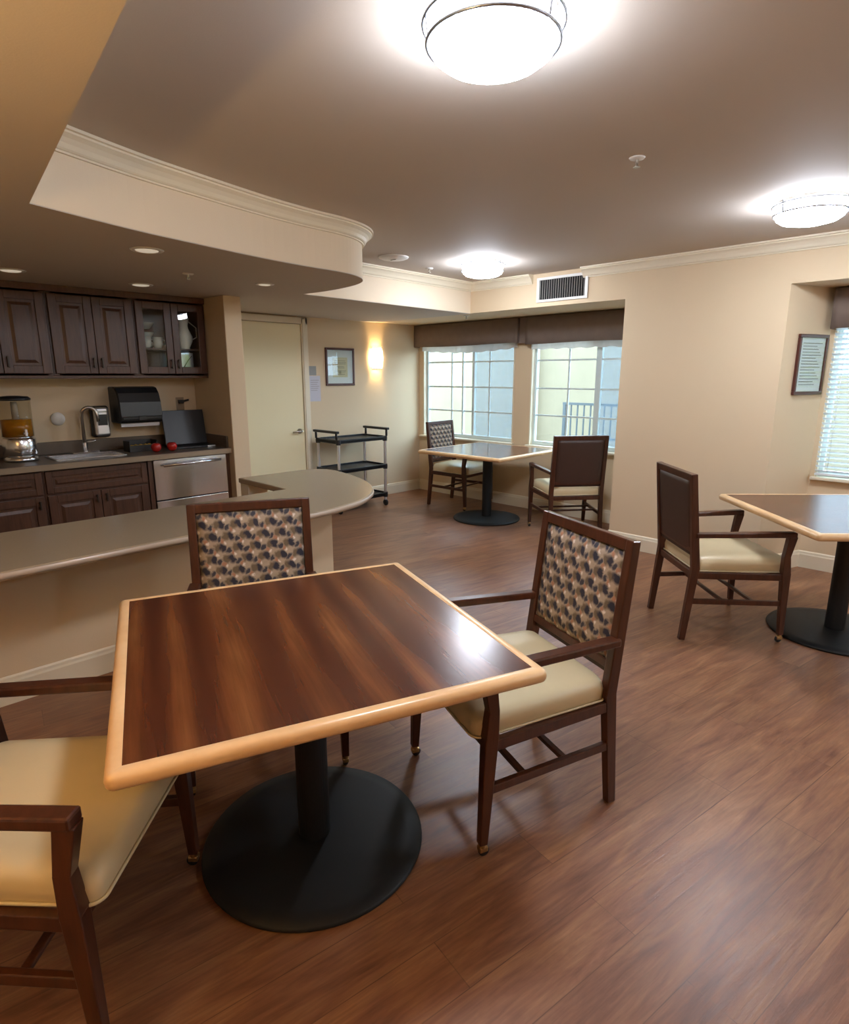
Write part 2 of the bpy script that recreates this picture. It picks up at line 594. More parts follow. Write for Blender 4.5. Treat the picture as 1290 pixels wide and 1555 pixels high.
def catmull(pts, n=5):
    out = []
    P = [Vector(p) for p in pts]
    for i in range(len(P) - 1):
        p0, p1, p2, p3 = P[max(i - 1, 0)], P[i], P[i + 1], P[min(i + 2, len(P) - 1)]
        for k in range(n):
            t = k / n
            q = 0.5 * ((2 * p1) + (-p0 + p2) * t + (2 * p0 - 5 * p1 + 4 * p2 - p3) * t * t + (-p0 + 3 * p1 - 3 * p2 + p3) * t ** 3)
            out.append((q.x, q.y))
    out.append(tuple(P[-1]))
    return out


bulk = catmull([(0.685, 2.72), (1.10, 2.87), (1.45, 2.96), (1.86, 3.05), (2.17, 3.09), (2.38, 3.10), (2.55, 3.14), (2.69, 3.23),
                (2.79, 3.38), (2.845, 3.6), (2.86, 3.85), (2.84, 4.13)], 5)
kitchen_edge = [(-0.1, -3.28), (0.685, 2.72)] + bulk[1:] + [(XM, 4.19)]
soff = [(-1.0, -3.28)] + kitchen_edge + [(XM, 5.80), (-1.0, 5.80)]
struct('trim_1', MB().prism(soff, ZS, ZC + 0.01), M['soffit'])
# thin taupe sheet under the soffit; its lack of light put into the colour
struct('ceiling_lower', MB().prism([(x, y) for x, y in soff], ZS - 0.004, ZS - 0.0005), M['ceiling'])
# header above the window alcove, and above the right alcove
struct('wall_header', MB().box(XM, XW + 0.05, 2.50, 5.74, ZS, ZC + 0.01), M['wall'])
struct('wall_header_right', MB().box(XM, 5.60, -0.75, 1.277, ZS, ZC + 0.01), M['wall'])
# main right wall (two piers)
struct('wall_right', MB().prism([(XM, 1.277), (XM, 2.50), (XW + 0.1, 2.50), (XW + 0.1, 1.20), (5.42, 1.105), (5.40, 1.105)], 0, ZC + 0.01), M['wall'])
W4 = (-2.15, -0.85, 0.735, 1.95)
struct('wall_right_near', wall_x(MB().prism([(XM, -0.62), (XM, -0.55), (5.40, -0.37), (5.53, -0.37), (5.53, -0.62)], 0, ZC), XM, XM + 0.13, -3.28, -0.62, 0, ZC, [W4]), M['wall'])
# window walls
W1 = (4.15, 5.60, 0.735, 1.93)
W2 = (2.56, 3.93, 0.735, 1.93)
W3 = (-0.27, 1.075, 0.735, 1.95)
struct('wall_window', wall_x(MB(), XW, XW + 0.13, 2.50, 5.80, 0, ZC, [W1, W2]), M['wall'])
struct('wall_window_right', wall_x(MB(), 5.40, 5.53, -0.37, 1.105, 0, ZC, [W3]), M['wall'])
# door wall, kitchen wall, stub wall, remaining shell
struct('wall_far', MB().box(2.42, XW, YF, YF + 0.12, 0, ZC), M['wall'])
struct('wall_kitchen', MB().box(-1.0, 2.42, YK, YK + 0.12, 0, ZC), M['wall'])
struct('wall_stub', MB().box(2.42, 2.57, 4.62, YF, 0, ZS - 0.003, 0.006), M['wall'])
struct('wall_left', MB().box(-1.12, -1.0, -3.28, 5.37, 0, ZC), M['wall'])
struct('wall_back', MB().box(-1.12, 5.6, -3.4, -3.28, 0, ZC), M['wall'])

# crown moulding (offset to the right of travel = negative)
CR = [(0, -0.082), (0.012, -0.082), (0.012, -0.074), (0.018, -0.072), (0.024, -0.066), (0.032, -0.05), (0.045, -0.034), (0.06, -0.024),
      (0.064, -0.022), (0.064, -0.014), (0.076, -0.012), (0.076, -0.0005), (0, -0.0005)]


def crown(path, side):
    return MB().sweep(path, [(side * o, ZC + z) for o, z in CR])


struct('trim_2', crown([(-0.1, -3.28), (0.685, 2.72)] + bulk[1:] + [(XM, 4.19), (XM, 3.43)], -1), M['trim'])
struct('trim_3', crown([(XM, 2.90), (XM, -3.2)], -1), M['trim'])
BB = [(0, 0.0), (0.016, 0.0), (0.016, 0.105), (0.012, 0.115), (0.010, 0.128), (0.004, 0.135), (0, 0.135)]


def baseboard(name, path, side=1):
    return struct(name, MB().sweep(path, [(side * o, z + 0.0005) for o, z in BB]), M['trim'])


baseboard('baseboard_far', [(XW, YF), (3.925, YF)])
baseboard('baseboard_window', [(XW, 2.50), (XW, YF - 0.016)])
baseboard('baseboard_right', [(XM, 2.50), (XM, 1.277), (5.40, 1.105), (5.40, -0.37), (XM, -0.55), (XM, -3.2)], -1)
baseboard('baseboard_return', [(XM, 2.505), (XW - 0.016, 2.505)])

# door in the far wall
DX0, DX1 = 3.00, 3.82
d1 = thing('door_1', 'cream painted interior door', 'door', (0, 0, 0))
del d1['label'], d1['category']
d1['kind'] = 'structure'
lf = MB().box(DX0, DX1, YF - 0.034, YF - 0.002, 0.01, 2.03)
lf.box(DX0 + 0.004, DX1 - 0.004, YF - 0.0355, YF - 0.033, 0.012, 0.985)
lf.box(DX0 + 0.004, DX1 - 0.004, YF - 0.0355, YF - 0.033, 0.991, 2.028)
lf.build('door_leaf', M['door'], d1)
cs = MB()
for x0, x1 in ((DX0 - 0.085, DX0 - 0.005), (DX1 + 0.005, DX1 + 0.085)):
    cs.box(x0, x1, YF - 0.05, YF - 0.0005, 0, 2.1, 0.004)
    cs.box(x0 + 0.012, x1 - 0.03, YF - 0.058, YF - 0.05, 0, 2.09, 0.003)
cs.box(DX0 - 0.085, DX1 + 0.085, YF - 0.05, YF - 0.0005, 2.035, 2.1, 0.004)
cs.build('door_casing', M['trim'], d1)
h = MB().lathe([(0, 0), (0.03, 0), (0.03, 0.006), (0.014, 0.012), (0.012, 0.05), (0, 0.05)], (DX1 - 0.065, YF - 0.036, 0.90), 20, 'Y')
hb = h.bm
bmesh.ops.transform(hb, matrix=Matrix.Translation((0, 2 * (YF - 0.036), 0)) @ Matrix.Scale(-1, 4, (0, 1, 0)), verts=hb.verts[:])
h.tube([(DX1 - 0.065, YF - 0.082, 0.90), (DX1 - 0.10, YF - 0.086, 0.902), (DX1 - 0.18, YF - 0.084, 0.896)], 0.009)
h.build('door_handle', M['nickel'], d1)


# windows
def window(name, x, hole, stiles, muntins, rails, screen=None):
    y0, y1, z0, z1 = hole
    root = thing(name, '', '', (0, 0, 0))
    del root['label'], root['category']
    root['kind'] = 'structure'
    f = MB()
    fw = 0.045
    xa, xb = x + 0.045, x + 0.095
    f.box(xa, xb, y0 + 0.001, y0 + fw, z0 + .001, z1 - .001, 0.004).box(xa, xb, y1 - fw, y1 - 0.001, z0 + .001, z1 - .001, 0.004)
    f.box(xa, xb, y0 + fw, y1 - fw, z0 + .001, z0 + fw, 0.004).box(xa, xb, y0 + fw, y1 - fw, z1 - fw, z1 - .001, 0.004)
    for s_, w_ in stiles:
        f.box(xa + 0.004, xb - 0.004, s_ - w_ / 2, s_ + w_ / 2, z0 + fw, z1 - fw, 0.003)
    f.build('window_frame', M['vinylframe'], root)
    g = MB()
    for s_ in muntins:
        g.box(x + 0.062, x + 0.076, s_ - 0.009, s_ + 0.009, z0 + fw, z1 - fw)
    for r_ in rails:
        g.box(x + 0.063, x + 0.077, y0 + fw, y1 - fw, r_ - 0.009, r_ + 0.009)
    g.build('muntin_grid', M['vinylframe'], root)
    MB().box(x + 0.0685, x + 0.0715, y0 + fw, y1 - fw, z0 + fw, z1 - fw).build('window_pane', M['pane'], root)
    if screen:
        MB().box(x + 0.0850, x + 0.0858, screen[0], screen[1], z0 + fw, z1 - fw).build('insect_screen', M['screen'], root)
    j = MB()
    j.box(x - 0.004, x + 0.045, y0 + 0.001, y0 + 0.016, z0 + .001, z1).box(x - 0.004, x + 0.045, y1 - 0.016, y1 - 0.001, z0 + .001, z1)
    j.build('window_jamb', M['trim'], root)
    MB().box(x - 0.05, x + 0.045, y0 - 0.02, y1 + 0.02 if y1 < 5.55 else y1 + 0.04, z0 - 0.022, z0 + 0.002, 0.006).build('window_sill', M['trim'], root)
    return root


window('window_1', XW, W1, [(4.97, 0.022), (4.80, 0.035)], [5.16, 4.56], [1.066, 1.36, 1.66], (4.19, 4.80))
window('window_2', XW, W2, [(3.14, 0.06)], [3.49, 2.85], [1.066, 1.36, 1.66], (2.60, 3.14))
window('window_4', XM, W4, [(-1.5, 0.05)], [], [1.36])
window('window_3', 5.40, W3, [(0.40, 0.05)], [], [])


# ------------------------------------------------------------------ valances, sheers, blinds
def valance(label, x, y0, y1, z0, z1, depth, seed):
    rnd = random.Random(seed)
    t = thing('window_valance', label, 'valance', (x, (y0 + y1) / 2, z0), group=None)
    w = y1 - y0
    n = 40
    rings = []
    for i in range(n + 1):
        y = -w / 2 + w * i / n
        wob = 0.004 * math.sin(i * 0.9 + seed) + 0.003 * math.sin(i * 2.3)
        sag = 0.008 * math.sin(PI * i / n * 2 + seed)
        rings.append([(-depth + wob, y, sag * 0.6), (-depth + wob * 0.4, y, (z1 - z0) * 0.5), (-depth, y, z1 - z0 - 0.002),
                      (0, y, z1 - z0 - 0.002), (0, y, z1 - z0 - 0.012), (-depth + 0.012, y, z1 - z0 - 0.012), (-depth + 0.012 + wob, y, sag * 0.6)])
    m = MB().ringpath(rings, False, True, True)
    for e in (-w / 2, w / 2 - 0.008):
        m.box(-depth + 0.006, 0, e, e + 0.008, 0.0, z1 - z0 - 0.004)
    m.build('valance_cloth', M['valance'], t)
    return t


valance('taupe cloth valance over the left of the two far windows, beside the lit sconce', XW - 0.001, 4.06, 5.72 - 0.05, 1.845, 2.113, 0.10, 1)
valance('taupe cloth valance over the far window nearer the large blank wall', XW - 0.001, 2.53, 3.95, 1.83, 2.113, 0.10, 5)
MB().box(XW - 0.072, XW - 0.001, 3.955, 4.055, 1.84, 2.112, 0.01).build('valance_gap_cloth', M['valance'])
tag(bpy.data.objects['valance_gap_cloth'], 'short recessed strip of taupe cloth between the two far window valances', 'valance')
valance('taupe cloth valance above the slatted blind at the right edge', 5.399, -0.36, 1.09, 1.83, 2.113, 0.10, 9)


def sheer(label, x, y0, y1, ztop, zb, droop):
    w = y1 - y0
    rings = []
    n = 60
    for i in range(n + 1):
        y = -w / 2 + w * i / n
        dz = -droop * math.sin(PI * i / n) + 0.006 * math.sin(i * 0.8)
        dx = 0.006 * math.sin(i * 1.7)
        rings.append([(dx, y, dz), (dx * 0.4, y, ztop - zb), (dx * 0.4 + 0.002, y, ztop - zb), (dx + 0.002, y, dz)])
    o = MB().ringpath(rings, False, True, True).build('sheer_shade', M['sheer'], loc=(x, (y0 + y1) / 2, zb))
    return tag(o, label, 'shade')


sheer('thin white sheer with a sagging hem under the left far window valance', XW - 0.03, 4.10, 5.60, 2.10, 1.80, 0.035)
sheer('thin white sheer with a straight hem under the right far window valance', XW - 0.03, 2.58, 3.92, 2.10, 1.775, 0.0)

bl = thing('window_blind', 'white horizontal slat blind in the window at the right edge', 'blind', (5.37, 0.4, 0.75))
y0, y1 = -0.62, 0.665
for i in range(33):
    z = 0.035 + i * 0.036
    s = MB()
    s.beam((-0.0, y0, z), (-0.0, y1, z), 0.048, 0.003, side=(math.cos(0.38), 0, -math.sin(0.38)))
    s.build('slat', M['blind'], bl)
MB().box(-0.028, 0.022, y0, y1, 0.004, 0.020, 0.003).build('bottom_rail', M['blind'], bl)
MB().box(-0.028, 0.025, y0, y1, 1.23, 1.27, 0.003).build('head_rail', M['blind'], bl)
lc = MB()
for yy in (y1 - 0.08, 0.02, y0 + 0.08):
    lc.tube([(-0.024, yy, 0.01), (-0.024, yy, 1.24)], 0.0015, 6)
lc.build('ladder_cord', M['blind'], bl)

# ------------------------------------------------------------------ outside
struct('ground', MB().box(5.80, 30, -14, 22, -0.25, -0.12), M['concrete'])
nb = MB()
nb.box(9.4, 9.7, 4.55, 14, -0.12, 2.9)
nb.box(9.15, 9.4, 6.4, 6.75, -0.12, 2.9)
o = nb.build('neighbouring_wall', M['stucco'])
tag(o, 'tall cream stucco wall of the building seen through the far windows', 'building')
nb = MB()
nb.box(10.4, 10.7, -10, 4.5, -0.12, 1.5)
o = nb.build('courtyard_wall', M['stucco'])
tag(o, 'set-back cream stucco wall behind the railing and shrub outside', 'building')
r = thing('iron_railing', 'blue-grey iron railing outside the far window nearer the blank wall', 'railing', (8.0, 4.7, -0.12))
rl = MB().box(-0.02, 0.02, -1.9, 0.25, 1.19, 1.225)
rl.build('top_rail', M['iron'], r)
MB().beam((0, 0.22, 0.60), (0, -0.35, 0.72), 0.03, 0.03).beam((0, -0.35, 0.72), (0, -1.9, 0.72), 0.03, 0.03).build('bottom_rail', M['iron'], r)
for i in range(20):
    y = 0.22 - i * 0.108
    z = 0.0 if i in (0, 19) else 0.6 + min(0.12, (0.22 - y) * 0.21)
    w = 0.022 if i in (0, 19) else 0.009
    MB().box(-w, w, y - w, y + w, z, 1.2).build('baluster' if i not in (0, 19) else 'post', M['iron'], r)
hd = MB().box(6.6, 7.6, -7.5, -0.9, -0.12, 1.9)
bmesh.ops.subdivide_edges(hd.bm, edges=hd.bm.edges[:], cuts=14, use_grid_fill=True)
for v in hd.bm.verts:
    if v.co.z > 0:
        v.co += Vector((random.uniform(-.12, .12), random.uniform(-.12, .12), random.uniform(-.12, .12)))
tag(hd.build('hedge', M['hedge']), 'yellow-green hedge outside, seen only mirrored in the steel dishwasher', 'hedge')
p = thing('potted_shrub', 'leafy potted shrub outside behind the iron railing', 'plant', (7.55, 3.42, -0.12))
MB().lathe([(0, 0), (0.15, 0), (0.2, 0.4), (0.22, 0.42), (0.2, 0.43), (0.17, 0.38), (0, 0.38)]).build('pot', M['pot'], p)
stm = MB()
lv = MB()
for i in range(12):
    a = random.uniform(0, 2 * PI)
    ln = random.uniform(0.06, 0.20)
    top = (ln * math.cos(a), ln * math.sin(a), random.uniform(0.9, 1.5))
    stm.tube([(0, 0, 0.36), (top[0] * 0.4, top[1] * 0.4, 0.8), top], 0.008, 6)
    for j in range(22):
        t = random.uniform(0.35, 1)
        c = Vector((top[0] * t, top[1] * t, 0.36 + (top[2] - 0.36) * t))
        d = Vector((random.gauss(0, 1), random.gauss(0, 1), random.gauss(0, .6))).normalized()
        sd = d.cross(Vector((0, 0, 1))).normalized() * 0.022
        b = lv.bm
        q = [b.verts.new(c), b.verts.new(c + d * 0.05 + sd), b.verts.new(c + d * 0.11), b.verts.new(c + d * 0.05 - sd)]
        b.faces.new(q)
stm.build('stem', M['leaf'], p)
lv.build('foliage', M['leaf'], p)


# ------------------------------------------------------------------ ceiling lamps
def ceiling_lamp(label, x, y, group='round flush ceiling lamps'):
    t = thing('ceiling_lamp', label, 'ceiling lamp', (x, y, ZC), group=group)
    MB().lathe([(0, -0.001), (0.165, -0.001), (0.165, -0.014), (0, -0.014)], seg=40).build('base_plate', M['white'], t)
    pr = [(0.160, -0.0145), (0.166, -0.03), (0.168, -0.06), (0.160, -0.085), (0.135, -0.103), (0.09, -0.114), (0.045, -0.119), (0, -0.12)]
    MB().lathe([(0, -0.0145)] + pr, seg=48).build('diffuser', M['lamp'], t)
    for nm, rr, zz in (('upper_ring', 0.184, -0.022), ('lower_ring', 0.174, -0.066)):
        MB().tube([(rr * math.cos(2 * PI * k / 48), rr * math.sin(2 * PI * k / 48), zz) for k in range(48)], 0.005, 8, True).build(nm, M['lamp_metal'], t)
    for k in range(3):
        s = MB()
        a = 2 * PI * k / 3 + 0.5
        s.beam((0.184 * math.cos(a), 0.184 * math.sin(a), -0.004), (0.174 * math.cos(a), 0.174 * math.sin(a), -0.07), 0.01, 0.004,
               side=(-math.sin(a), math.cos(a), 0))
        s.build('strap', M['lamp_metal'], t)
    return t


ceiling_lamp('large round lit flush lamp at the top of the picture, nearest', 1.405, 1.135)
ceiling_lamp('round lit flush lamp on the ceiling near the air vent', 4.10, 3.37)
ceiling_lamp('round lit flush lamp on the ceiling at the right edge', 3.93, 0.975)
for i, (x, y) in enumerate(((3.0, -2.2), (4.1, -1.2))):  # unseen lamps added to light the room from behind the camera
    ceiling_lamp('unseen round flush ceiling lamp added behind the viewpoint', x, y, 'added lamps behind the viewpoint')


# recessed downlights, detector, sprinklers, speaker
def downlight(label, x, y, r=0.075):
    t = thing('recessed_downlight', label, 'downlight', (x, y, ZS - 0.004), group='recessed downlights in the kitchen soffit')
    MB().lathe([(r - 0.018, -0.0035), (r - 0.014, -0.007), (r, -0.006), (r + 0.006, -0.001), (r - 0.02, -0.001)], seg=32).build('trim_ring', M['white'], t)
    MB().lathe([(0, -0.001), (r - 0.021, -0.001), (r - 0.021, -0.006), (r - 0.03, -0.009), (0, -0.011)], seg=32).build('lens', M['lens'], t)
    return t


downlight('recessed downlight nearest the curved soffit edge, left of centre', 1.315, 3.26)
downlight('recessed downlight just above the wall cabinets, right of the other kitchen one', 1.75, 4.50)
downlight('small recessed downlight furthest right under the kitchen soffit', 2.345, 3.87, 0.06)
downlight('recessed downlight at the left edge of the picture', 0.975, 4.45)
t = thing('smoke_detector', 'flat round white ceiling speaker plate beside the curved soffit', 'ceiling plate', (3.42, 3.72, ZC))
MB().lathe([(0, -0.001), (0.12, -0.001), (0.118, -0.008), (0.10, -0.016), (0.04, -0.019), (0, -0.019)], seg=36).build('plate', M['white'], t)
MB().box(-0.004, 0.004, -0.03, 0.03, -0.024, -0.018).build('slot', M['vent'], t)
t.name = 'ceiling_plate'


def sprinkler(label, x, y, z):
    t = thing('sprinkler', label, 'sprinkler', (x, y, z), group='fire sprinklers')
    MB().lathe([(0, -0.001), (0.034, -0.001), (0.030, -0.006), (0.012, -0.009), (0, -0.009)], seg=24).build('escutcheon', M['white'], t)
    s = MB().cyl((0, 0, -0.022), 0.006, 0.014, 10)
    s.beam((0.008, 0, -0.020), (0.005, 0, -0.036), 0.004, 0.004).beam((-0.008, 0, -0.020), (-0.005, 0, -0.036), 0.004, 0.004)
    s.cyl((0, 0, -0.039), 0.014, 0.003, 16)
    s.build('sprinkler_head', M['nickel'], t)
    return t


sprinkler('small sprinkler on the upper ceiling between the nearest and the right lamps', 2.66, 1.345, ZC)
sprinkler('small sprinkler on the upper ceiling left of the lamp near the vent', 3.98, 3.87, ZC)
sprinkler('small sprinkler under the low soffit edge above the far windows', 5.05, 4.36, ZS)
sprinkler('small sprinkler under the kitchen soffit between the downlights', 1.78, 3.82, ZS - 0.004)

# air vent on the bulkhead face
t = thing('air_vent', 'white framed air vent grille high on the wall above the far windows', 'vent', (XM - 0.001, 3.115, 2.265))
f = MB()
f.box(-0.014, 0, -0.265, 0.265, 0.085, 0.108, 0.004).box(-0.014, 0, -0.265, 0.265, -0.108, -0.085, 0.004)
f.box(-0.014, 0, -0.265, -0.235, -0.088, 0.088, 0.004).box(-0.014, 0, 0.235, 0.265, -0.088, 0.088, 0.004)
f.build('vent_frame', M['white'], t)
MB().box(-0.003, -0.001, -0.235, 0.235, -0.085, 0.085).build('vent_backing', M['dark'], t)
for i in range(20):
    y = -0.225 + i * 0.0237
    MB().beam((-0.008, y, -0.084), (-0.008, y, 0.084), 0.011, 0.003, side=(0.9, 0.45, 0)).build('vent_slat', M['vent'], t)


# ------------------------------------------------------------------ dining tables
def make_table():
    t = thing('dining_table', '', 'table', (0, 0, 0), group='square pedestal dining tables')
    S, zt = 0.525, 0.742
    e = 0.034
    MB().box(-S + e, S - e, -S + e, S - e, zt - 0.038, zt - 0.0005).build('tabletop', M['table'], t)
    # bullnose edge
    prof = []
    for k in range(9):
        a = -PI / 2 + PI * k / 8
        prof.append((S - 0.016 + 0.016 * math.cos(a), zt - 0.019 + 0.019 * math.sin(a)))
    prof += [(S - e, zt), (S - e, zt - 0.038)]
    rings = []
    c = 0.022
    # square loop with rounded corners
    loop = []
    for (cx, cy, a0) in ((1, 1, 0), (-1, 1, 90), (-1, -1, 180), (1, -1, 270)):
        for k in range(5):
            a = math.radians(a0 + 90 * k / 4)
            loop.append((cx, cy, a))
    for cx, cy, a in loop:
        ring = []
        for o_, z in prof:
            rr = max(o_ - (S - c), 0)
            base = min(o_, S - c)
            ring.append((cx * base + rr * math.cos(a), cy * base + rr * math.sin(a), z))
        rings.append(ring)
    MB().ringpath(rings, True, False, True).build('edge_band', M['maple'], t)
    MB().lathe([(0, 0.0005), (0.352, 0.0005), (0.356, 0.008), (0.35, 0.016), (0.30, 0.022), (0.07, 0.030), (0, 0.030)], seg=64).build('base_disc', M['black'], t)
    MB().cyl((0, 0, 0.028), 0.051, 0.665, 32).build('column', M['black'], t)
    sp = MB().beam((-0.28, 0, 0.69), (0.28, 0, 0.69), 0.03, 0.028, side=(0, 1, 0)).beam((0, -0.28, 0.69), (0, 0.28, 0.69), 0.03, 0.028)
    sp.build('spider_bracket', M['black'], t)
    return t


tb = make_table()
tb.location = (0.955, 1.455, 0)
tb.rotation_euler = (0, 0, math.radians(-20.5))
tb['label'] = 'nearest square dining table, dark mahogany top with light maple edge on black base'
t2 = copy_tree(tb)
t2.location = (4.10, 0.60, 0)
t2.rotation_euler = (0, 0, math.radians(44))
t2['label'] = 'square dining table cut off by the right edge, beside the blind window'
t3 = copy_tree(tb)
t3.location = (4.93, 3.93, 0)
t3.rotation_euler = (0, 0, math.radians(2 + 90))
t3['label'] = 'far square dining table in front of the two far windows'


# ------------------------------------------------------------------ chairs (face local +Y)
def make_chair():
    t = thing('armchair', '', 'chair', (0, 0, 0), group='wooden dining armchairs')
    wd = M['chairwood']
    # rear posts, bent above the seat
    for s in (-1, 1):
        m = MB()
        m.beam((s * 0.238, -0.285, 0.0), (s * 0.238, -0.245, 0.44), 0.030, 0.034, 0.003, 0.036, 0.044)
        m.beam((s * 0.238, -0.2452, 0.43), (s * 0.238, -0.305, 0.972), 0.036, 0.044, 0.004, 0.034, 0.034)
        m.build('rear_leg', wd, t)
        f = MB()
        f.beam((s * 0.282, 0.262, 0.045), (s * 0.282, 0.245, 0.42), 0.028, 0.028, 0.003, 0.040, 0.046)
        f.beam((s * 0.282, 0.245, 0.41), (s * 0.282, 0.238, 0.52), 0.040, 0.046, 0.003, 0.034, 0.036)
        f.beam((s * 0.282, 0.238, 0.512), (s * 0.282, 0.258, 0.632), 0.034, 0.036, 0.003, 0.038, 0.046)
        lg = f.build('front_leg', wd, t)
        c = MB().cyl((s * 0.282, 0.262, 0.034), 0.013, 0.014, 14).box(s * 0.282 - 0.012, s * 0.282 + 0.012, 0.245, 0.275, 0.018, 0.036, 0.003)
        c.build('caster_mount', M['brass'], t)
        MB().cyl((s * 0.282 - 0.009, 0.256, 0.0185), 0.018, 0.018, 20, 'X', 0.004).build('caster_wheel', M['rubber'], t)
        a = MB()
        a.beam((s * 0.244, -0.262, 0.628), (s * 0.283, 0.276, 0.640), 0.044, 0.028, 0.006, 0.046, 0.030)
        a.build('armrest', wd, t)
        MB().beam((s * 0.240, -0.262, 0.235), (s * 0.280, 0.240, 0.235), 0.020, 0.030, 0.003).build('side_stretcher', wd, t)
    fr = MB()
    fr.beam((-0.238, -0.247, 0.391), (0.238, -0.247, 0.391), 0.026, 0.038, 0.003, side=(0, 1, 0))
    fr.beam((-0.282, 0.243, 0.391), (0.282, 0.243, 0.391), 0.028, 0.038, 0.003, side=(0, 1, 0))
    for s in (-1, 1):
        fr.beam((s * 0.240, -0.247, 0.391), (s * 0.282, 0.243, 0.391), 0.024, 0.038, 0.003)
    fr.build('seat_frame', wd, t)
    for yy in (-0.07, 0.10):
        MB().beam((-0.262, yy, 0.235), (0.262, yy, 0.235), 0.022, 0.016, 0.003, side=(0, 1, 0)).build('cross_stretcher', wd, t)
    # seat cushion: crowned rings
    def loop(hw_b, hw_f, yb, yf, r, z, n=6):
        pts = []
        for (cx, cy, a0) in ((hw_f, yf, 0), (-hw_f, yf, 90), (-hw_b, yb, 180), (hw_b, yb, 270)):
            sx, sy = (1 if cx > 0 else -1), (1 if cy > 0 else -1)
            for k in range(n + 1):
                a = math.radians(a0 + 90 * k / n)
                pts.append((cx - sx * r + r * math.cos(a), cy - sy * r + r * math.sin(a), z))
        return pts
    lays = [(0.412, 0.0, 0.03), (0.420, 0.004, 0.03), (0.455, 0.006, 0.03), (0.478, -0.003, 0.032), (0.491, -0.020, 0.035), (0.499, -0.055, 0.05), (0.504, -0.11, 0.05)]
    rings = [loop(0.234 + g, 0.262 + g, -0.235 - g * 0.6, 0.285 + g, max(r, 0.02), z) for z, g, r in lays]
    MB().ringpath(rings, False, True, True).build('seat', M['seat'], t)
    w = loop(0.242, 0.268, -0.240, 0.292, 0.032, 0.416)
    MB().tube(w, 0.0042, 8, True).build('seat_welt', M['welt'], t)

    # back: frame and padded panel, tilted along the posts
    tilt = math.atan2(0.06, 0.54)

    def bk(x, d, z):  # z measured up the post from 0.43, d forwards of the post axis
        zz = z - 0.43
        return (x, -0.245 - zz * math.tan(tilt) + d, z)
    fr = MB()
    fr.beam(bk(-0.238, 0, 0.952), bk(0.238, 0, 0.952), 0.030, 0.040, 0.004, side=(0, 1, 0.1))
    fr.build('top_rail', wd, t)
    fr = MB()
    fr.beam(bk(-0.222, 0, 0.535), bk(0.222, 0, 0.535), 0.028, 0.030, 0.003, side=(0, 1, 0.1))
    fr.build('lower_rail', wd, t)

    def panel(hw, z0, z1, d0, bulge, sgn):
        n, m_ = 12, 12
        mb = MB()
        b = mb.bm
        V = []
        for i in range(n + 1):
            row = []
            for j in range(m_ + 1):
                u, v = i / n * 2 - 1, j / m_ * 2 - 1
                k = (1 - abs(u) ** 6) * (1 - abs(v) ** 6)
                row.append(b.verts.new(bk(u * hw, sgn * (d0 + bulge * k), z0 + (z1 - z0) * (v + 1) / 2)))
            V.append(row)
        for i in range(n):
            for j in range(m_):
                q = (V[i][j], V[i + 1][j], V[i + 1][j + 1], V[i][j + 1])
                f_ = b.faces.new(q if sgn < 0 else q[::-1])
                f_.smooth = True
        # back side closing sheet
        c = [b.verts.new(bk(x, 0, z)) for x, z in ((-hw, z0), (hw, z0), (hw, z1), (-hw, z1))]
        b.faces.new(c if sgn > 0 else c[::-1])
        edges = [[V[i][0] for i in range(n + 1)], [V[n][j] for j in range(m_ + 1)], [V[i][m_] for i in range(n, -1, -1)], [V[0][j] for j in range(m_, -1, -1)]]
        for q, e in enumerate(edges):
            b.faces.new([c[q]] + e[::1] + [c[(q + 1) % 4]])
        bmesh.ops.recalc_face_normals(b, faces=b.faces[:])
        return mb
    panel(0.2215, 0.546, 0.936, 0.008, 0.016, 1).build('back_cushion', M['fabric'], t)
    panel(0.2215, 0.500, 0.940, 0.012, 0.004, -1).build('back_panel', M['backvinyl'], t)
    return t


ch = make_chair()
spots = [
    ((1.635, 1.175), 158, 'patterned-back armchair pulled up at the right side of the nearest table'),
    ((1.13, 2.045), -117, 'patterned-back armchair behind the nearest table, in front of the curved counter'),
    ((0.24, 1.61), -44, 'armchair cut off by the left edge, only cream seat and arms showing'),
    ((3.73, 1.18), -45, 'armchair with its plain brown back turned to us, at the right-edge table'),
    ((5.28, 4.62), -83, 'far armchair with bluish patterned back in the corner by the left window'),
    ((5.02, 3.02), 51, 'armchair with plain brown back at the far table, before the right far window'),
]
for i, ((x, y), a, lab) in enumerate(spots):
    o = ch if i == 0 else copy_tree(ch)
    o.location = (x, y, 0)
    o.rotation_euler = (0, 0, math.radians(a - 90))
    o['label'] = lab

# ------------------------------------------------------------------ peninsula
struct('wall_pony', MB().prism([(-1.0, 3.17), (2.33, 3.17), (2.33, 3.30), (-1.0, 3.30)], 0, 0.712), M['wall'])
baseboard('baseboard_pony', [(-1.0, 3.17), (2.33, 3.17), (2.33, 3.30)], -1)
struct('wall_pony_post', MB().box(2.178, 2.335, 3.98, 4.09, 0, 0.712), M['trim'])
front = catmull([(-0.99, 2.735), (0.42, 2.735), (1.15, 2.755), (1.75, 2.735), (2.0, 2.745), (2.15, 2.775), (2.30, 2.825), (2.45, 2.915), (2.575, 3.03),
                 (2.70, 3.21), (2.80, 3.42), (2.87, 3.66), (2.91, 3.88)], 4)
outl = front + [(2.90, 3.98), (2.84, 4.05), (2.72, 4.095), (2.17, 4.10), (2.17, 3.46), (-0.99, 3.46)]
pc = thing('peninsula_counter', 'low tan solid-surface peninsula counter with a rounded end behind the nearest table', 'counter', (0, 0, 0))
MB().prism(outl, 0.713, 0.752, 0.008, 3).build('countertop', M['counter'], pc)
MB().sweep(front, [(-0.0005, 0.722), (-0.006, 0.724), (-0.008, 0.735), (-0.006, 0.746), (-0.0005, 0.748)][::1], smooth=True).build('front_edge', M['counter_edge'], pc)

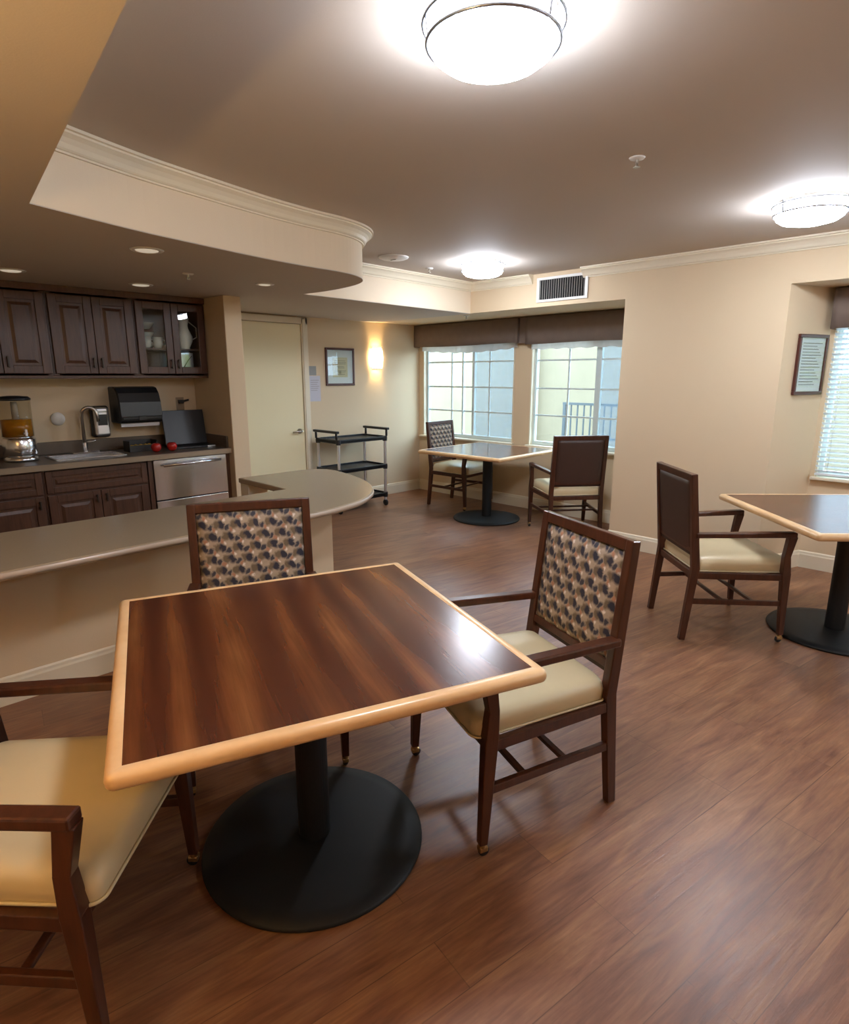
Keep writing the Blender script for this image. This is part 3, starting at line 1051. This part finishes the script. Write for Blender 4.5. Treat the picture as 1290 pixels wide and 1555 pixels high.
# ------------------------------------------------------------------ kitchen
KX1 = 2.42


def raised_panel(mb, x0, x1, z0, z1, yf, rail=0.055, th=0.02):
    """door slab whose front face is at y=yf (facing -y)"""
    mb.box(x0, x0 + rail, yf, yf + th, z0, z1, 0.003)
    mb.box(x1 - rail, x1, yf, yf + th, z0, z1, 0.003)
    mb.box(x0 + rail, x1 - rail, yf, yf + th, z0, z0 + rail, 0.003)
    mb.box(x0 + rail, x1 - rail, yf, yf + th, z1 - rail, z1, 0.003)
    mb.box(x0 + rail - 0.002, x1 - rail + 0.002, yf + 0.010, yf + th, z0 + rail - 0.002, z1 - rail + 0.002)
    i = 0.016
    b = bmesh.new()
    a0, a1, c0, c1 = x0 + rail + i, x1 - rail - i, z0 + rail + i, z1 - rail - i
    s = min(0.022, (c1 - c0) * 0.3)
    lo = [b.verts.new((x, yf + 0.0105, z)) for x, z in ((a0, c0), (a1, c0), (a1, c1), (a0, c1))]
    hi = [b.verts.new((x, yf + 0.002, z)) for x, z in ((a0 + s, c0 + s), (a1 - s, c0 + s), (a1 - s, c1 - s), (a0 + s, c1 - s))]
    for k in range(4):
        b.faces.new((lo[k], lo[(k + 1) % 4], hi[(k + 1) % 4], hi[k]))
    b.faces.new(hi)
    b.faces.new(lo[::-1])
    mb._add(b)
    return mb


def pull(x, z, y, parent, length=0.075):
    m = MB().box(x - 0.006, x + 0.006, y - 0.024, y - 0.015, z - length / 2, z + length / 2, 0.003)
    m.box(x - 0.005, x + 0.005, y - 0.017, y, z + length / 2 - 0.016, z + length / 2 - 0.006)
    m.box(x - 0.005, x + 0.005, y - 0.017, y, z - length / 2 + 0.006, z - length / 2 + 0.016)
    m.build('door_pull', M['bronze'], parent)


def upper_cabinet(label, x0, x1, glassdoor=False):
    t = thing('wall_cabinet', label, 'cabinet', (0, 0, 0), group='dark wooden wall cabinets')
    yb, yf, z0, z1 = YK - 0.001, 4.965, 1.50, 2.07
    b = MB()
    b.box(x0 + .001, x0 + 0.018, yf, yb, z0, z1)
    b.box(x1 - 0.018, x1 - .001, yf, yb, z0, z1)
    b.box(x0 + 0.018, x1 - 0.018, yf, yb, z0, z0 + 0.018)
    b.box(x0 + 0.018, x1 - 0.018, yf, yb, z1 - 0.018, z1)
    b.box(x0 + 0.018, x1 - 0.018, yb - 0.008, yb, z0 + 0.018, z1 - 0.018)
    b.box(x0 + .001, x0 + 0.035, yf - 0.001, yf + 0.018, z0, z1)
    b.box(x1 - 0.035, x1 - .001, yf - 0.001, yf + 0.018, z0, z1)
    b.box(x0 + 0.02, x1 - 0.02, yf, yf + 0.018, z0, z0 + 0.03)
    b.box(x0 + 0.02, x1 - 0.02, yf, yf + 0.018, z1 - 0.03, z1)
    b.build('body', M['cabinet'], t)
    mid = (x0 + x1) / 2
    if glassdoor:
        MB().box(x0 + 0.02, x1 - 0.02, yf + 0.03, yb - 0.01, 1.70, 1.712).build('shelf', M['cabinet'], t)
    for s, (a, c) in enumerate(((x0 + 0.012, mid - 0.002), (mid + 0.002, x1 - 0.012))):
        d = MB()
        if glassdoor:
            r = 0.055
            yy = yf - 0.021
            d.box(a, a + r, yy, yy + 0.02, z0 + 0.012, z1 - 0.012, 0.003).box(c - r, c, yy, yy + 0.02, z0 + 0.012, z1 - 0.012, 0.003)
            d.box(a + r, c - r, yy, yy + 0.02, z0 + 0.012, z0 + 0.012 + r, 0.003).box(a + r, c - r, yy, yy + 0.02, z1 - 0.012 - r, z1 - 0.012, 0.003)
            dd = d.build('glass_door', M['cabinet'], t)
            MB().box(a + r - 0.003, c - r + 0.003, yy + 0.009, yy + 0.012, z0 + 0.012 + r - 0.003, z1 - 0.009 - r).build('glass_pane', M['pane'], dd)
        else:
            raised_panel(d, a, c, z0 + 0.012, z1 - 0.012, yf - 0.021)
            dd = d.build('cabinet_door', M['cabinet'], t)
        pull(mid - 0.028 if s == 0 else mid + 0.028, z0 + 0.09, yf - 0.021, dd)
    return t


upper_cabinet('dark wall cabinet cut off by the left edge of the picture', 0.66, 1.262)
upper_cabinet('dark wall cabinet with two solid raised-panel doors above the sink', 1.262, 1.848)
upper_cabinet('dark wall cabinet with two glass doors next to the side wall', 1.848, 2.418, True)
o = MB().box(0.66, 2.418, 4.940, YK - 0.001, 2.0705, ZS - 0.0045, 0.004).build('cabinet_crown', M['cabinet'])
tag(o, 'dark wooden filler moulding along the top of the wall cabinets', 'moulding')
o = MB().box(0.66, 2.418, 4.965, 4.985, 1.478, 1.4995, 0.003).build('light_rail', M['cabinet'])
tag(o, 'narrow dark light rail under the wall cabinets', 'moulding')
o = MB().box(1.12, 1.50, 5.00, 5.06, 1.474, 1.4985, 0.006).build('under_cabinet_light', M['white'])
tag(o, 'slim white strip light fixed under the wall cabinets above the sink', 'light')

# dishes behind the glass
def pitcher(name, label, x, y, z, hgt, mt):
    t = thing(name, label, 'pitcher', (x, y, z))
    k = hgt / 0.2
    MB().lathe([(0, 0.0005), (0.032 * k, 0.0005), (0.03 * k, 0.01), (0.05 * k, 0.05 * k), (0.052 * k, 0.08 * k), (0.03 * k, 0.13 * k), (0.027 * k, 0.15 * k), (0.038 * k, 0.198 * k), (0.034 * k, 0.198 * k), (0.022 * k, 0.15 * k), (0, 0.14 * k)], seg=24).build('body', mt, t)
    MB().tube([(0.048 * k, 0, 0.06 * k), (0.085 * k, 0, 0.08 * k), (0.085 * k, 0, 0.14 * k), (0.034 * k, 0, 0.178 * k)], 0.005, 8).build('handle', mt, t)


pitcher('pitcher', 'white china pitcher behind the right glass cabinet door', 2.275, 5.05, 1.7125, 0.25, M['china'])
t = thing('serving_tray', 'bright silver tray standing on the bottom shelf behind the right glass door', 'tray', (2.275, 5.08, 1.5185))
MB().box(-0.075, 0.075, -0.006, 0.006, 0, 0.165, 0.004).build('plate', M['aluminium'], t)
MB().tube([(-0.06, -0.008, 0.05), (-0.02, -0.012, 0.04), (0.03, -0.012, 0.11), (0.06, -0.008, 0.14)], 0.003, 6).build('rim_wire', M['bronze'], t)
for i, (x, z) in enumerate(((1.955, 1.7125), (2.045, 1.7125))):
    t = thing('china_cup', ['white china cup leftmost on the glass cabinet shelf', 'white china cup second from left on the glass cabinet shelf'][i], 'cup', (x, 5.03, z), group='cups behind the glass door')
    MB().lathe([(0, 0.0005), (0.025, 0.0005), (0.034, 0.02), (0.042, 0.085), (0.038, 0.085), (0.030, 0.02), (0, 0.012)], seg=24).build('bowl', M['china'], t)
    MB().tube([(0.036, 0, 0.025), (0.058, 0, 0.035), (0.058, 0, 0.06), (0.038, 0, 0.07)], 0.004, 6).build('handle', M['china'], t)
t = thing('china_teapot', 'white china bowl stack behind the left glass cabinet door', 'bowls', (2.0, 5.14, 1.7125))
for k in range(3):
    MB().lathe([(0, 0), (0.03, 0), (0.07, 0.05), (0.066, 0.05), (0.028, 0.006), (0, 0.006)], (0, 0, 0.0005 + k * 0.075 + 0.0), 28).build('bowl', M['china'], t)
t.name = 'bowl_stack'


def base_cabinet(label, x0, x1, doors):
    t = thing('base_cabinet', label, 'cabinet', (0, 0, 0), group='dark wooden base cabinets')
    yf = 4.715
    MB().box(x0 + .001, x1 - .001, yf, YK - 0.002, 0.10, 0.869).box(x0 + .001, x1 - .001, yf + 0.06, YK - 0.002, 0.0005, 0.10).build('body', M['cabinet'], t)
    d = MB()
    raised_panel(d, x0 + 0.012, x1 - 0.012, 0.70, 0.855, yf - 0.021, 0.04)
    dr = d.build('drawer_front', M['cabinet'], t)
    if doors == 1:
        rng = [(x0 + 0.012, x1 - 0.012)]
    else:
        mid = (x0 + x1) / 2
        rng = [(x0 + 0.012, mid - 0.002), (mid + 0.002, x1 - 0.012)]
    for s, (a, c) in enumerate(rng):
        d = MB()
        raised_panel(d, a, c, 0.12, 0.685, yf - 0.021)
        dd = d.build('cabinet_door', M['cabinet'], t)
        pull(c - 0.03 if s == 0 else a + 0.03, 0.63, yf - 0.021, dd, 0.06)


base_cabinet('dark base cabinet with drawer, cut off by the left edge', 0.45, 1.045, 1)
base_cabinet('dark base cabinet with a wide false drawer and two doors under the sink', 1.045, 1.745, 2)
o = MB().box(1.746, 1.778, 4.70, 5.2, 0.0005, 0.869).build('filler_panel', M['cabinet'])
tag(o, 'narrow dark upright filler left of the dishwasher', 'panel')
o = MB().box(2.388, 2.4185, 4.70, 5.2, 0.0005, 0.869).build('end_panel', M['cabinet'])
tag(o, 'narrow dark wooden end panel right of the dishwasher', 'panel')
t = thing('dishwasher', 'stainless steel dishwasher with a bar handle under the kitchen counter', 'dishwasher', (2.083, 4.70, 0))
MB().box(-0.300, 0.300, 0.015, 0.5, 0.10, 0.865).build('cabinet', M['dark'], t)
MB().box(-0.300, 0.300, -0.012, 0.014, 0.545, 0.862, 0.004).build('upper_door', M['steel'], t)
MB().box(-0.300, 0.300, -0.012, 0.014, 0.12, 0.538, 0.004).build('lower_door', M['steel'], t)
MB().box(-0.300, 0.300, 0.03, 0.06, 0.0005, 0.115).build('toe_kick', M['blackplastic'], t)
MB().tube([(-0.235, -0.045, 0.818), (0, -0.052, 0.822), (0.235, -0.045, 0.826)], 0.011, 12).tube([(-0.215, -0.012, 0.818), (-0.215, -0.045, 0.818)], 0.008, 10).tube([(0.215, -0.012, 0.826), (0.215, -0.045, 0.826)], 0.008, 10).build('bar_handle', M['steel'], t)

# counter with the sink cut out
SX0, SX1, SY0, SY1 = 1.17, 1.62, 4.80, 5.07
t = thing('kitchen_counter', 'dark brown kitchen countertop with backsplash below the wall cabinets', 'counter', (0, 0, 0))
m = MB()
yb = YK - 0.001
for a, b, c, d in ((0.30, SX0, 4.66, yb), (SX1, 2.419, 4.66, yb), (SX0, SX1, 4.66, SY0), (SX0, SX1, SY1, yb)):
    m.box(a, b, c, d, 0.87, 0.91)
bmesh.ops.remove_doubles(m.bm, verts=m.bm.verts[:], dist=1e-5)
m.build('countertop', M['kcounter'], t)
MB().box(0.30, 2.419, 4.652, 4.6595, 0.868, 0.908, 0.002).build('front_edge', M['kedge'], t)
MB().box(0.30, 2.419, yb - 0.018, yb, 0.911, 1.005, 0.003).build('backsplash', M['kcounter'], t)
MB().box(2.401, 2.4195, 4.70, yb - 0.019, 0.911, 1.005, 0.003).build('side_splash', M['kcounter'], t)

t = thing('sink', 'stainless steel sink set into the kitchen counter', 'sink', (0, 0, 0))
m = MB()
m.box(SX0 - 0.012, SX1 + 0.012, SY0 - 0.012, SY0 + 0.006, 0.9105, 0.918, 0.002).box(SX0 - 0.012, SX1 + 0.012, SY1 - 0.006, SY1 + 0.012, 0.9105, 0.918, 0.002)
m.box(SX0 - 0.012, SX0 + 0.006, SY0, SY1, 0.9105, 0.918, 0.002).box(SX1 - 0.006, SX1 + 0.012, SY0, SY1, 0.9105, 0.918, 0.002)
m.build('rim', M['steel'], t)
m = MB()
m.box(SX0 + .001, SX0 + 0.005, SY0 + .001, SY1 - .001, 0.872, 0.9103).box(SX1 - 0.005, SX1 - .001, SY0 + .001, SY1 - .001, 0.872, 0.9103)
m.box(SX0 + 0.005, SX1 - 0.005, SY0 + .001, SY0 + 0.005, 0.872, 0.9103).box(SX0 + 0.005, SX1 - 0.005, SY1 - 0.005, SY1 - .001, 0.872, 0.9103)
m.box(SX0 + .001, SX1 - .001, SY0 + .001, SY1 - .001, 0.870, 0.8725)
m.build('basin', M['steel'], t)
t = thing('faucet', 'tall gooseneck metal faucet behind the sink', 'faucet', (1.452, 5.135, 0.9105))
MB().box(-0.095, 0.095, -0.028, 0.028, 0, 0.012, 0.005).build('deck_plate', M['steel'], t)
pts = [(0, 0, 0.012), (0, 0, 0.27)]
for k in range(1, 9):
    a = PI - PI * k / 8
    pts.append((0.045 + 0.05 * math.cos(a) * 1.0, -0.02 - 0.03 * k / 8, 0.30 + 0.05 * math.sin(a)))
pts += [(0.10, -0.055, 0.24)]
MB().tube(pts, 0.013, 12).build('spout', M['nickel'], t)
MB().cyl((0, 0, 0.012), 0.02, 0.07, 18).tube([(0.018, 0, 0.085), (0.08, -0.01, 0.092)], 0.006, 8).build('lever', M['steel'], t)

t = thing('soap_dispenser', 'grey and black wall soap dispenser right of the faucet', 'soap dispenser', (1.605, YK - 0.001, 1.14))
MB().box(-0.068, 0.068, -0.055, 0, -0.12, 0.125, 0.02, 4).build('back_shell', M['blackplastic'], t)
MB().box(-0.055, 0.055, -0.095, -0.05, -0.11, 0.115, 0.02, 4).build('front_cover', M['aluminium'], t)
MB().box(-0.035, 0.035, -0.0975, -0.0945, -0.025, 0.06, 0.002).build('window', M['blackplastic'], t)
MB().box(-0.045, 0.045, -0.0965, -0.093, 0.075, 0.085, 0.001).build('groove', M['vent'], t)
t = thing('paper_towel_dispenser', 'large black wall paper towel dispenser above the counter', 'towel dispenser', (1.865, YK - 0.001, 1.262))
rings = []
for x in (-0.165, -0.158, 0.158, 0.165):
    k = 0.94 if abs(x) > 0.16 else 1.0
    pr = [(0, -0.135), (-0.19, -0.135), (-0.215, -0.115), (-0.222, -0.08), (-0.215, 0.03), (-0.19, 0.10), (-0.15, 0.14), (-0.10, 0.15), (0, 0.15)]
    rings.append([(x, y * k, z * k) for y, z in pr])
MB().ringpath(rings, False, True, False).build('cover', M['blackplastic'], t)
MB().box(-0.15, 0.15, -0.226, -0.218, -0.105, -0.085, 0.003).box(-0.03, 0.03, -0.232, -0.22, -0.115, -0.08, 0.004).build('release_bar', M['rubber'], t)
MB().box(-0.15, 0.15, -0.17, -0.155, -0.165, -0.136, 0.001).build('towel_sheet', M['paper'], t)
t = thing('air_freshener', 'round white fixture on the kitchen wall left of the faucet', 'wall fixture', (1.318, YK - 0.001, 1.175))
MB().lathe([(0, 0), (0.05, 0), (0.048, 0.014), (0.03, 0.024), (0, 0.026)], (0, 0, 0), 28, 'Y').build('cover', M['white'], t, rot=(PI, 0, 0))

# open laptop seen from behind its screen
t = thing('laptop', 'black flat screen leaning open in the corner of the kitchen counter', 'laptop', (2.215, 4.95, 0.9105), math.radians(-3))
MB().box(-0.17, 0.17, -0.09, 0.10, 0.0, 0.018, 0.004).build('keyboard_base', M['blackplastic'], t)
MB().beam((0, 0.10, 0.018), (0, 0.155, 0.30), 0.352, 0.012, 0.003).build('screen', M['blackplastic'], t)
MB().box(0.10, 0.165, -0.092, -0.0895, 0.004, 0.013).build('pale_strip', M['aluminium'], t)  # small pale metal strip on the front of the base
t = thing('wall_plug', 'small black plug and switch on the wall behind the black screen', 'plug', (2.275, YK - 0.001, 1.258))
MB().box(-0.035, 0.035, -0.006, 0, -0.055, 0.055, 0.002).build('cover_plate', M['kedge'], t)
MB().box(-0.02, 0.02, -0.045, -0.006, 0.005, 0.035, 0.005).tube([(0.0, -0.03, 0.02), (0.06, -0.05, 0.035)], 0.008, 8).build('plug_body', M['rubber'], t)

# juice dispenser
t = thing('juice_dispenser', 'clear tank juice dispenser on a steel base at the left edge', 'juice dispenser', (0.995, 4.99, 0.9105))
MB().lathe([(0, 0), (0.105, 0), (0.105, 0.025), (0.085, 0.035), (0.085, 0.04), (0, 0.04)], seg=36).build('foot', M['steel'], t)
MB().lathe([(0, 0.04), (0.098, 0.04), (0.104, 0.05), (0.104, 0.15), (0.095, 0.165), (0, 0.165)], seg=36).build('base', M['steel'], t)
MB().lathe([(0, 0.1655), (0.088, 0.1655), (0.088, 0.172), (0, 0.172)], seg=36).build('collar', M['steel'], t)
MB().lathe([(0.094, 0.173), (0.098, 0.173), (0.100, 0.42), (0.096, 0.42)], seg=36).build('tank', M['clear'], t)
MB().lathe([(0, 0.174), (0.092, 0.174), (0.093, 0.29), (0, 0.29)], seg=36).build('juice', M['juice'], t)
MB().lathe([(0, 0.29), (0.022, 0.29), (0.020, 0.41), (0, 0.41)], seg=20).build('core', M['vent'], t)
MB().lathe([(0, 0.421), (0.103, 0.421), (0.105, 0.432), (0.09, 0.446), (0.03, 0.452), (0, 0.452)], seg=36).build('lid', M['blackplastic'], t)
MB().cyl((0.02, -0.14, 0.20), 0.012, 0.035, 14, 'Y').box(0.012, 0.028, -0.15, -0.13, 0.18, 0.23, 0.004).build('tap', M['aluminium'], t)

t = thing('snack_box', 'dark see-through box with amber contents behind the red apple', 'box', (1.815, 4.99, 0.9105), 0.05)
m = MB()
m.box(-0.11, 0.11, -0.06, 0.06, 0, 0.006).box(-0.11, -0.105, -0.06, 0.06, 0.006, 0.085).box(0.105, 0.11, -0.06, 0.06, 0.006, 0.085)
m.box(-0.105, 0.105, -0.06, -0.056, 0.006, 0.05).box(-0.105, 0.105, 0.056, 0.06, 0.006, 0.085)
m.build('tray', M['rubber'], t)
for k in range(5):
    MB().lathe([(0, -0.024), (0.018, -0.016), (0.024, 0), (0.018, 0.016), (0, 0.024)], (-0.075 + k * 0.037, random.uniform(-0.02, 0.02), 0.032), 12).build('packet', M['amber'], t)


def apple(label, x, y):
    t = thing('apple', label, 'apple', (x, y, 0.9105), group='red apples on the kitchen counter')
    MB().lathe([(0, 0.006), (0.014, 0.0005), (0.03, 0.012), (0.039, 0.035), (0.036, 0.056), (0.022, 0.068), (0.008, 0.064), (0, 0.058)], seg=24).build('flesh', M['red'], t)
    MB().tube([(0, 0, 0.056), (0.003, 0, 0.07), (0.008, 0, 0.08)], 0.002, 6).build('stem', M['rubber'], t)


apple('red apple on the kitchen counter, left one beside the box', 1.868, 4.82)
apple('red apple on the kitchen counter, right one before the black screen', 1.985, 4.80)

# ------------------------------------------------------------------ door wall items
YN = YF - 0.001
o = MB().box(3.935, 4.03, YN - 0.003, YN, 1.50, 1.60).build('wall_notice', M['greynote'])
tag(o, 'small grey notice taped right of the door, above the paper sheet', 'notice')
t = thing('paper_notice', 'pale printed paper sheet taped to the wall right of the door', 'notice', (4.005, YN, 1.355))
MB().box(-0.075, 0.075, -0.003, 0, -0.14, 0.14).build('sheet', M['lilac'], t)
m = MB()
for i in range(6):
    m.box(-0.055, 0.055 - 0.012 * (i % 3), -0.0036, -0.003, 0.09 - i * 0.022, 0.094 - i * 0.022)
m.build('printed_lines', M['ink'], t)


def picture(name, label, loc, rz, w, h, mats, lines):
    t = thing(name, label, 'framed picture', loc, rz)
    f = MB()
    b = 0.024
    f.box(-w / 2, w / 2, -0.022, -0.001, h / 2 - b, h / 2, 0.004).box(-w / 2, w / 2, -0.022, -0.001, -h / 2, -h / 2 + b, 0.004)
    f.box(-w / 2, -w / 2 + b, -0.022, -0.001, -h / 2 + b, h / 2 - b, 0.004).box(w / 2 - b, w / 2, -0.022, -0.001, -h / 2 + b, h / 2 - b, 0.004)
    f.build('frame', M['frame'], t)
    MB().box(-w / 2 + b, w / 2 - b, -0.010, -0.001, -h / 2 + b, h / 2 - b).build('mat_board', M['mat_board'], t)
    return t


t = picture('framed_certificate', 'square dark framed certificate with white mat left of the wall sconce', (4.36, YN, 1.595), 0, 0.41, 0.42, None, None)
MB().box(-0.105, 0.105, -0.0115, -0.0101, -0.115, 0.105).build('certificate', M['cert'], t)
m = MB()
for i, (w, z) in enumerate(((0.15, 0.065), (0.17, 0.045), (0.16, 0.03), (0.11, 0.0), (0.12, -0.015), (0.17, -0.045), (0.15, -0.06), (0.13, -0.085))):
    m.box(-w / 2, w / 2, -0.0122, -0.0115, z, z + 0.005)
m.cyl((0.0, -0.0115, -0.058), 0.014, 0.001, 16, 'Y')
m.build('printed_lines', M['ink'], t)
MB().box(-0.18, 0.18, -0.0165, -0.0150, -0.185, 0.185).build('glazing', M['pane'], t)

# framed document on the splayed wall of the right alcove
ang = math.atan2(1.105 - 1.277, 5.40 - XM)
ux, uy = math.cos(ang), math.sin(ang)
cxp, cyp = XM + ux * 0.315, 1.277 + uy * 0.315
nx, ny = uy, -ux   # normal pointing into the alcove (towards -y)
t = picture('framed_document', 'tall red-brown framed printed page on the slanted wall by the blind window', (cxp + nx * 0.001, cyp + ny * 0.001, 1.575), ang, 0.335, 0.43, None, None)
m = MB()
for i in range(15):
    m.box(-0.11, 0.11 - 0.02 * ((i * 7) % 4), -0.0122, -0.0101, 0.15 - i * 0.021, 0.155 - i * 0.021)
m.build('printed_lines', M['ink'], t)
MB().box(-0.143, 0.143, -0.0165, -0.0150, -0.19, 0.19).build('glazing', M['pane'], t)


# sconce, and the added uplight
def sconce(label, x, y, z, rz, watts=12, shade='sconce'):
    t = thing('wall_sconce', label, 'wall lamp', (x, y, z), rz)
    MB().box(-0.06, 0.06, -0.012, -0.001, -0.12, 0.12, 0.003).build('back_plate', M['bronze'], t)
    rings = []
    for z_, bw in ((-0.13, 0.064), (-0.09, 0.076), (0, 0.084), (0.09, 0.076), (0.13, 0.064)):
        ring = []
        for k in range(11):
            a = PI + PI * k / 10
            ring.append((bw * math.cos(a), -0.016 + 0.088 * math.sin(a) * bw / 0.084, z_))
        rings.append(ring)
    # open half-shell with thickness
    r2 = []
    for r_ in rings:
        inner = [(p[0] * 0.94, -0.016 + (p[1] + 0.016) * 0.94, p[2]) for p in r_]
        r2.append(r_ + inner[::-1])
    MB().ringpath(r2, False, True, True).build('shade', M[shade], t)
    for zz in (-0.128, 0.122):
        ring = [(0.068 * math.cos(PI + PI * k / 10), -0.016 + 0.070 * math.sin(PI + PI * k / 10), zz) for k in range(11)]
        MB().tube(ring, 0.004, 8).build('band', M['bronze'], t)
    l = bpy.data.lights.new('bulb', 'POINT')
    l.energy = watts
    l.color = (1, 0.70, 0.34)
    l.shadow_soft_size = 0.025
    lo = bpy.data.objects.new('bulb', l)
    COL.objects.link(lo)
    lo.parent = t
    lo.location = (0, -0.05, 0)
    return t


sconce('lit curved wall sconce with warm shade on the far wall beside the left window', 4.905, YN, 1.70, 0)
t = thing('added_uplight', 'unseen amber uplight added on the left wall to warm the soffit', 'wall lamp', (-0.999, 0.85, 1.42), math.radians(90))  # unseen fixture, added to throw amber light up onto the soffit
MB().box(-0.05, 0.05, -0.014, -0.001, -0.10, 0.03, 0.003).build('back_plate', M['bronze'], t)
MB().lathe([(0, -0.09), (0.05, -0.08), (0.10, -0.03), (0.125, 0.03), (0.118, 0.03), (0.093, -0.02), (0, -0.02)], (0, -0.141, 0), 36).build('bowl', M['bronze'], t)
MB().lathe([(0, -0.0195), (0.088, -0.0195), (0.108, 0.012), (0, 0.014)], (0, -0.141, 0), 36).build('lit_lens', M['uplight_glow'], t)

# ------------------------------------------------------------------ utility cart
t = thing('utility_cart', 'black three-shelf utility cart with silver posts against the far wall', 'cart', (4.275, 5.38, 0))
HX, HY = 0.355, 0.205
def tray(z, nm):
    m = MB()
    m.box(-HX, HX, -HY, HY, z - 0.004, z + 0.006)
    m.box(-HX, HX, -HY, -HY + 0.014, z - 0.018, z + 0.026, 0.004).box(-HX, HX, HY - 0.014, HY, z - 0.018, z + 0.026, 0.004)
    m.box(-HX, -HX + 0.014, -HY + 0.014, HY - 0.014, z - 0.018, z + 0.026, 0.004).box(HX - 0.014, HX, -HY + 0.014, HY - 0.014, z - 0.018, z + 0.026, 0.004)
    for sx in (-1, 1):
        for sy in (-1, 1):
            m.cyl((sx * (HX - 0.02), sy * (HY - 0.02), z - 0.03), 0.026, 0.056, 16)
    m.build(nm, M['blackplastic'], t)
for z in (0.795, 0.47, 0.135):
    tray(z, 'shelf')
for sx in (-1, 1):
    for sy in (-1, 1):
        MB().cyl((sx * (HX - 0.02), sy * (HY - 0.02), 0.07), 0.016, 0.73, 14).build('post', M['aluminium'], t)
        MB().cyl((sx * (HX - 0.02) - 0.012, sy * (HY - 0.02), 0.0385), 0.038, 0.024, 20, 'X', 0.005).build('caster_wheel', M['rubber'], t)
    h = MB()
    x = sx * (HX + 0.005)
    h.tube([(x, -HY + 0.02, 0.82), (x, -HY + 0.02, 0.895)], 0.013, 10).tube([(x, HY - 0.02, 0.82), (x, HY - 0.02, 0.895)], 0.013, 10)
    h.box(x - 0.022, x + 0.022, -HY - 0.01, HY + 0.01, 0.888, 0.915, 0.007)
    h.build('push_handle', M['blackplastic'], t)

bpy.context.view_layer.update()
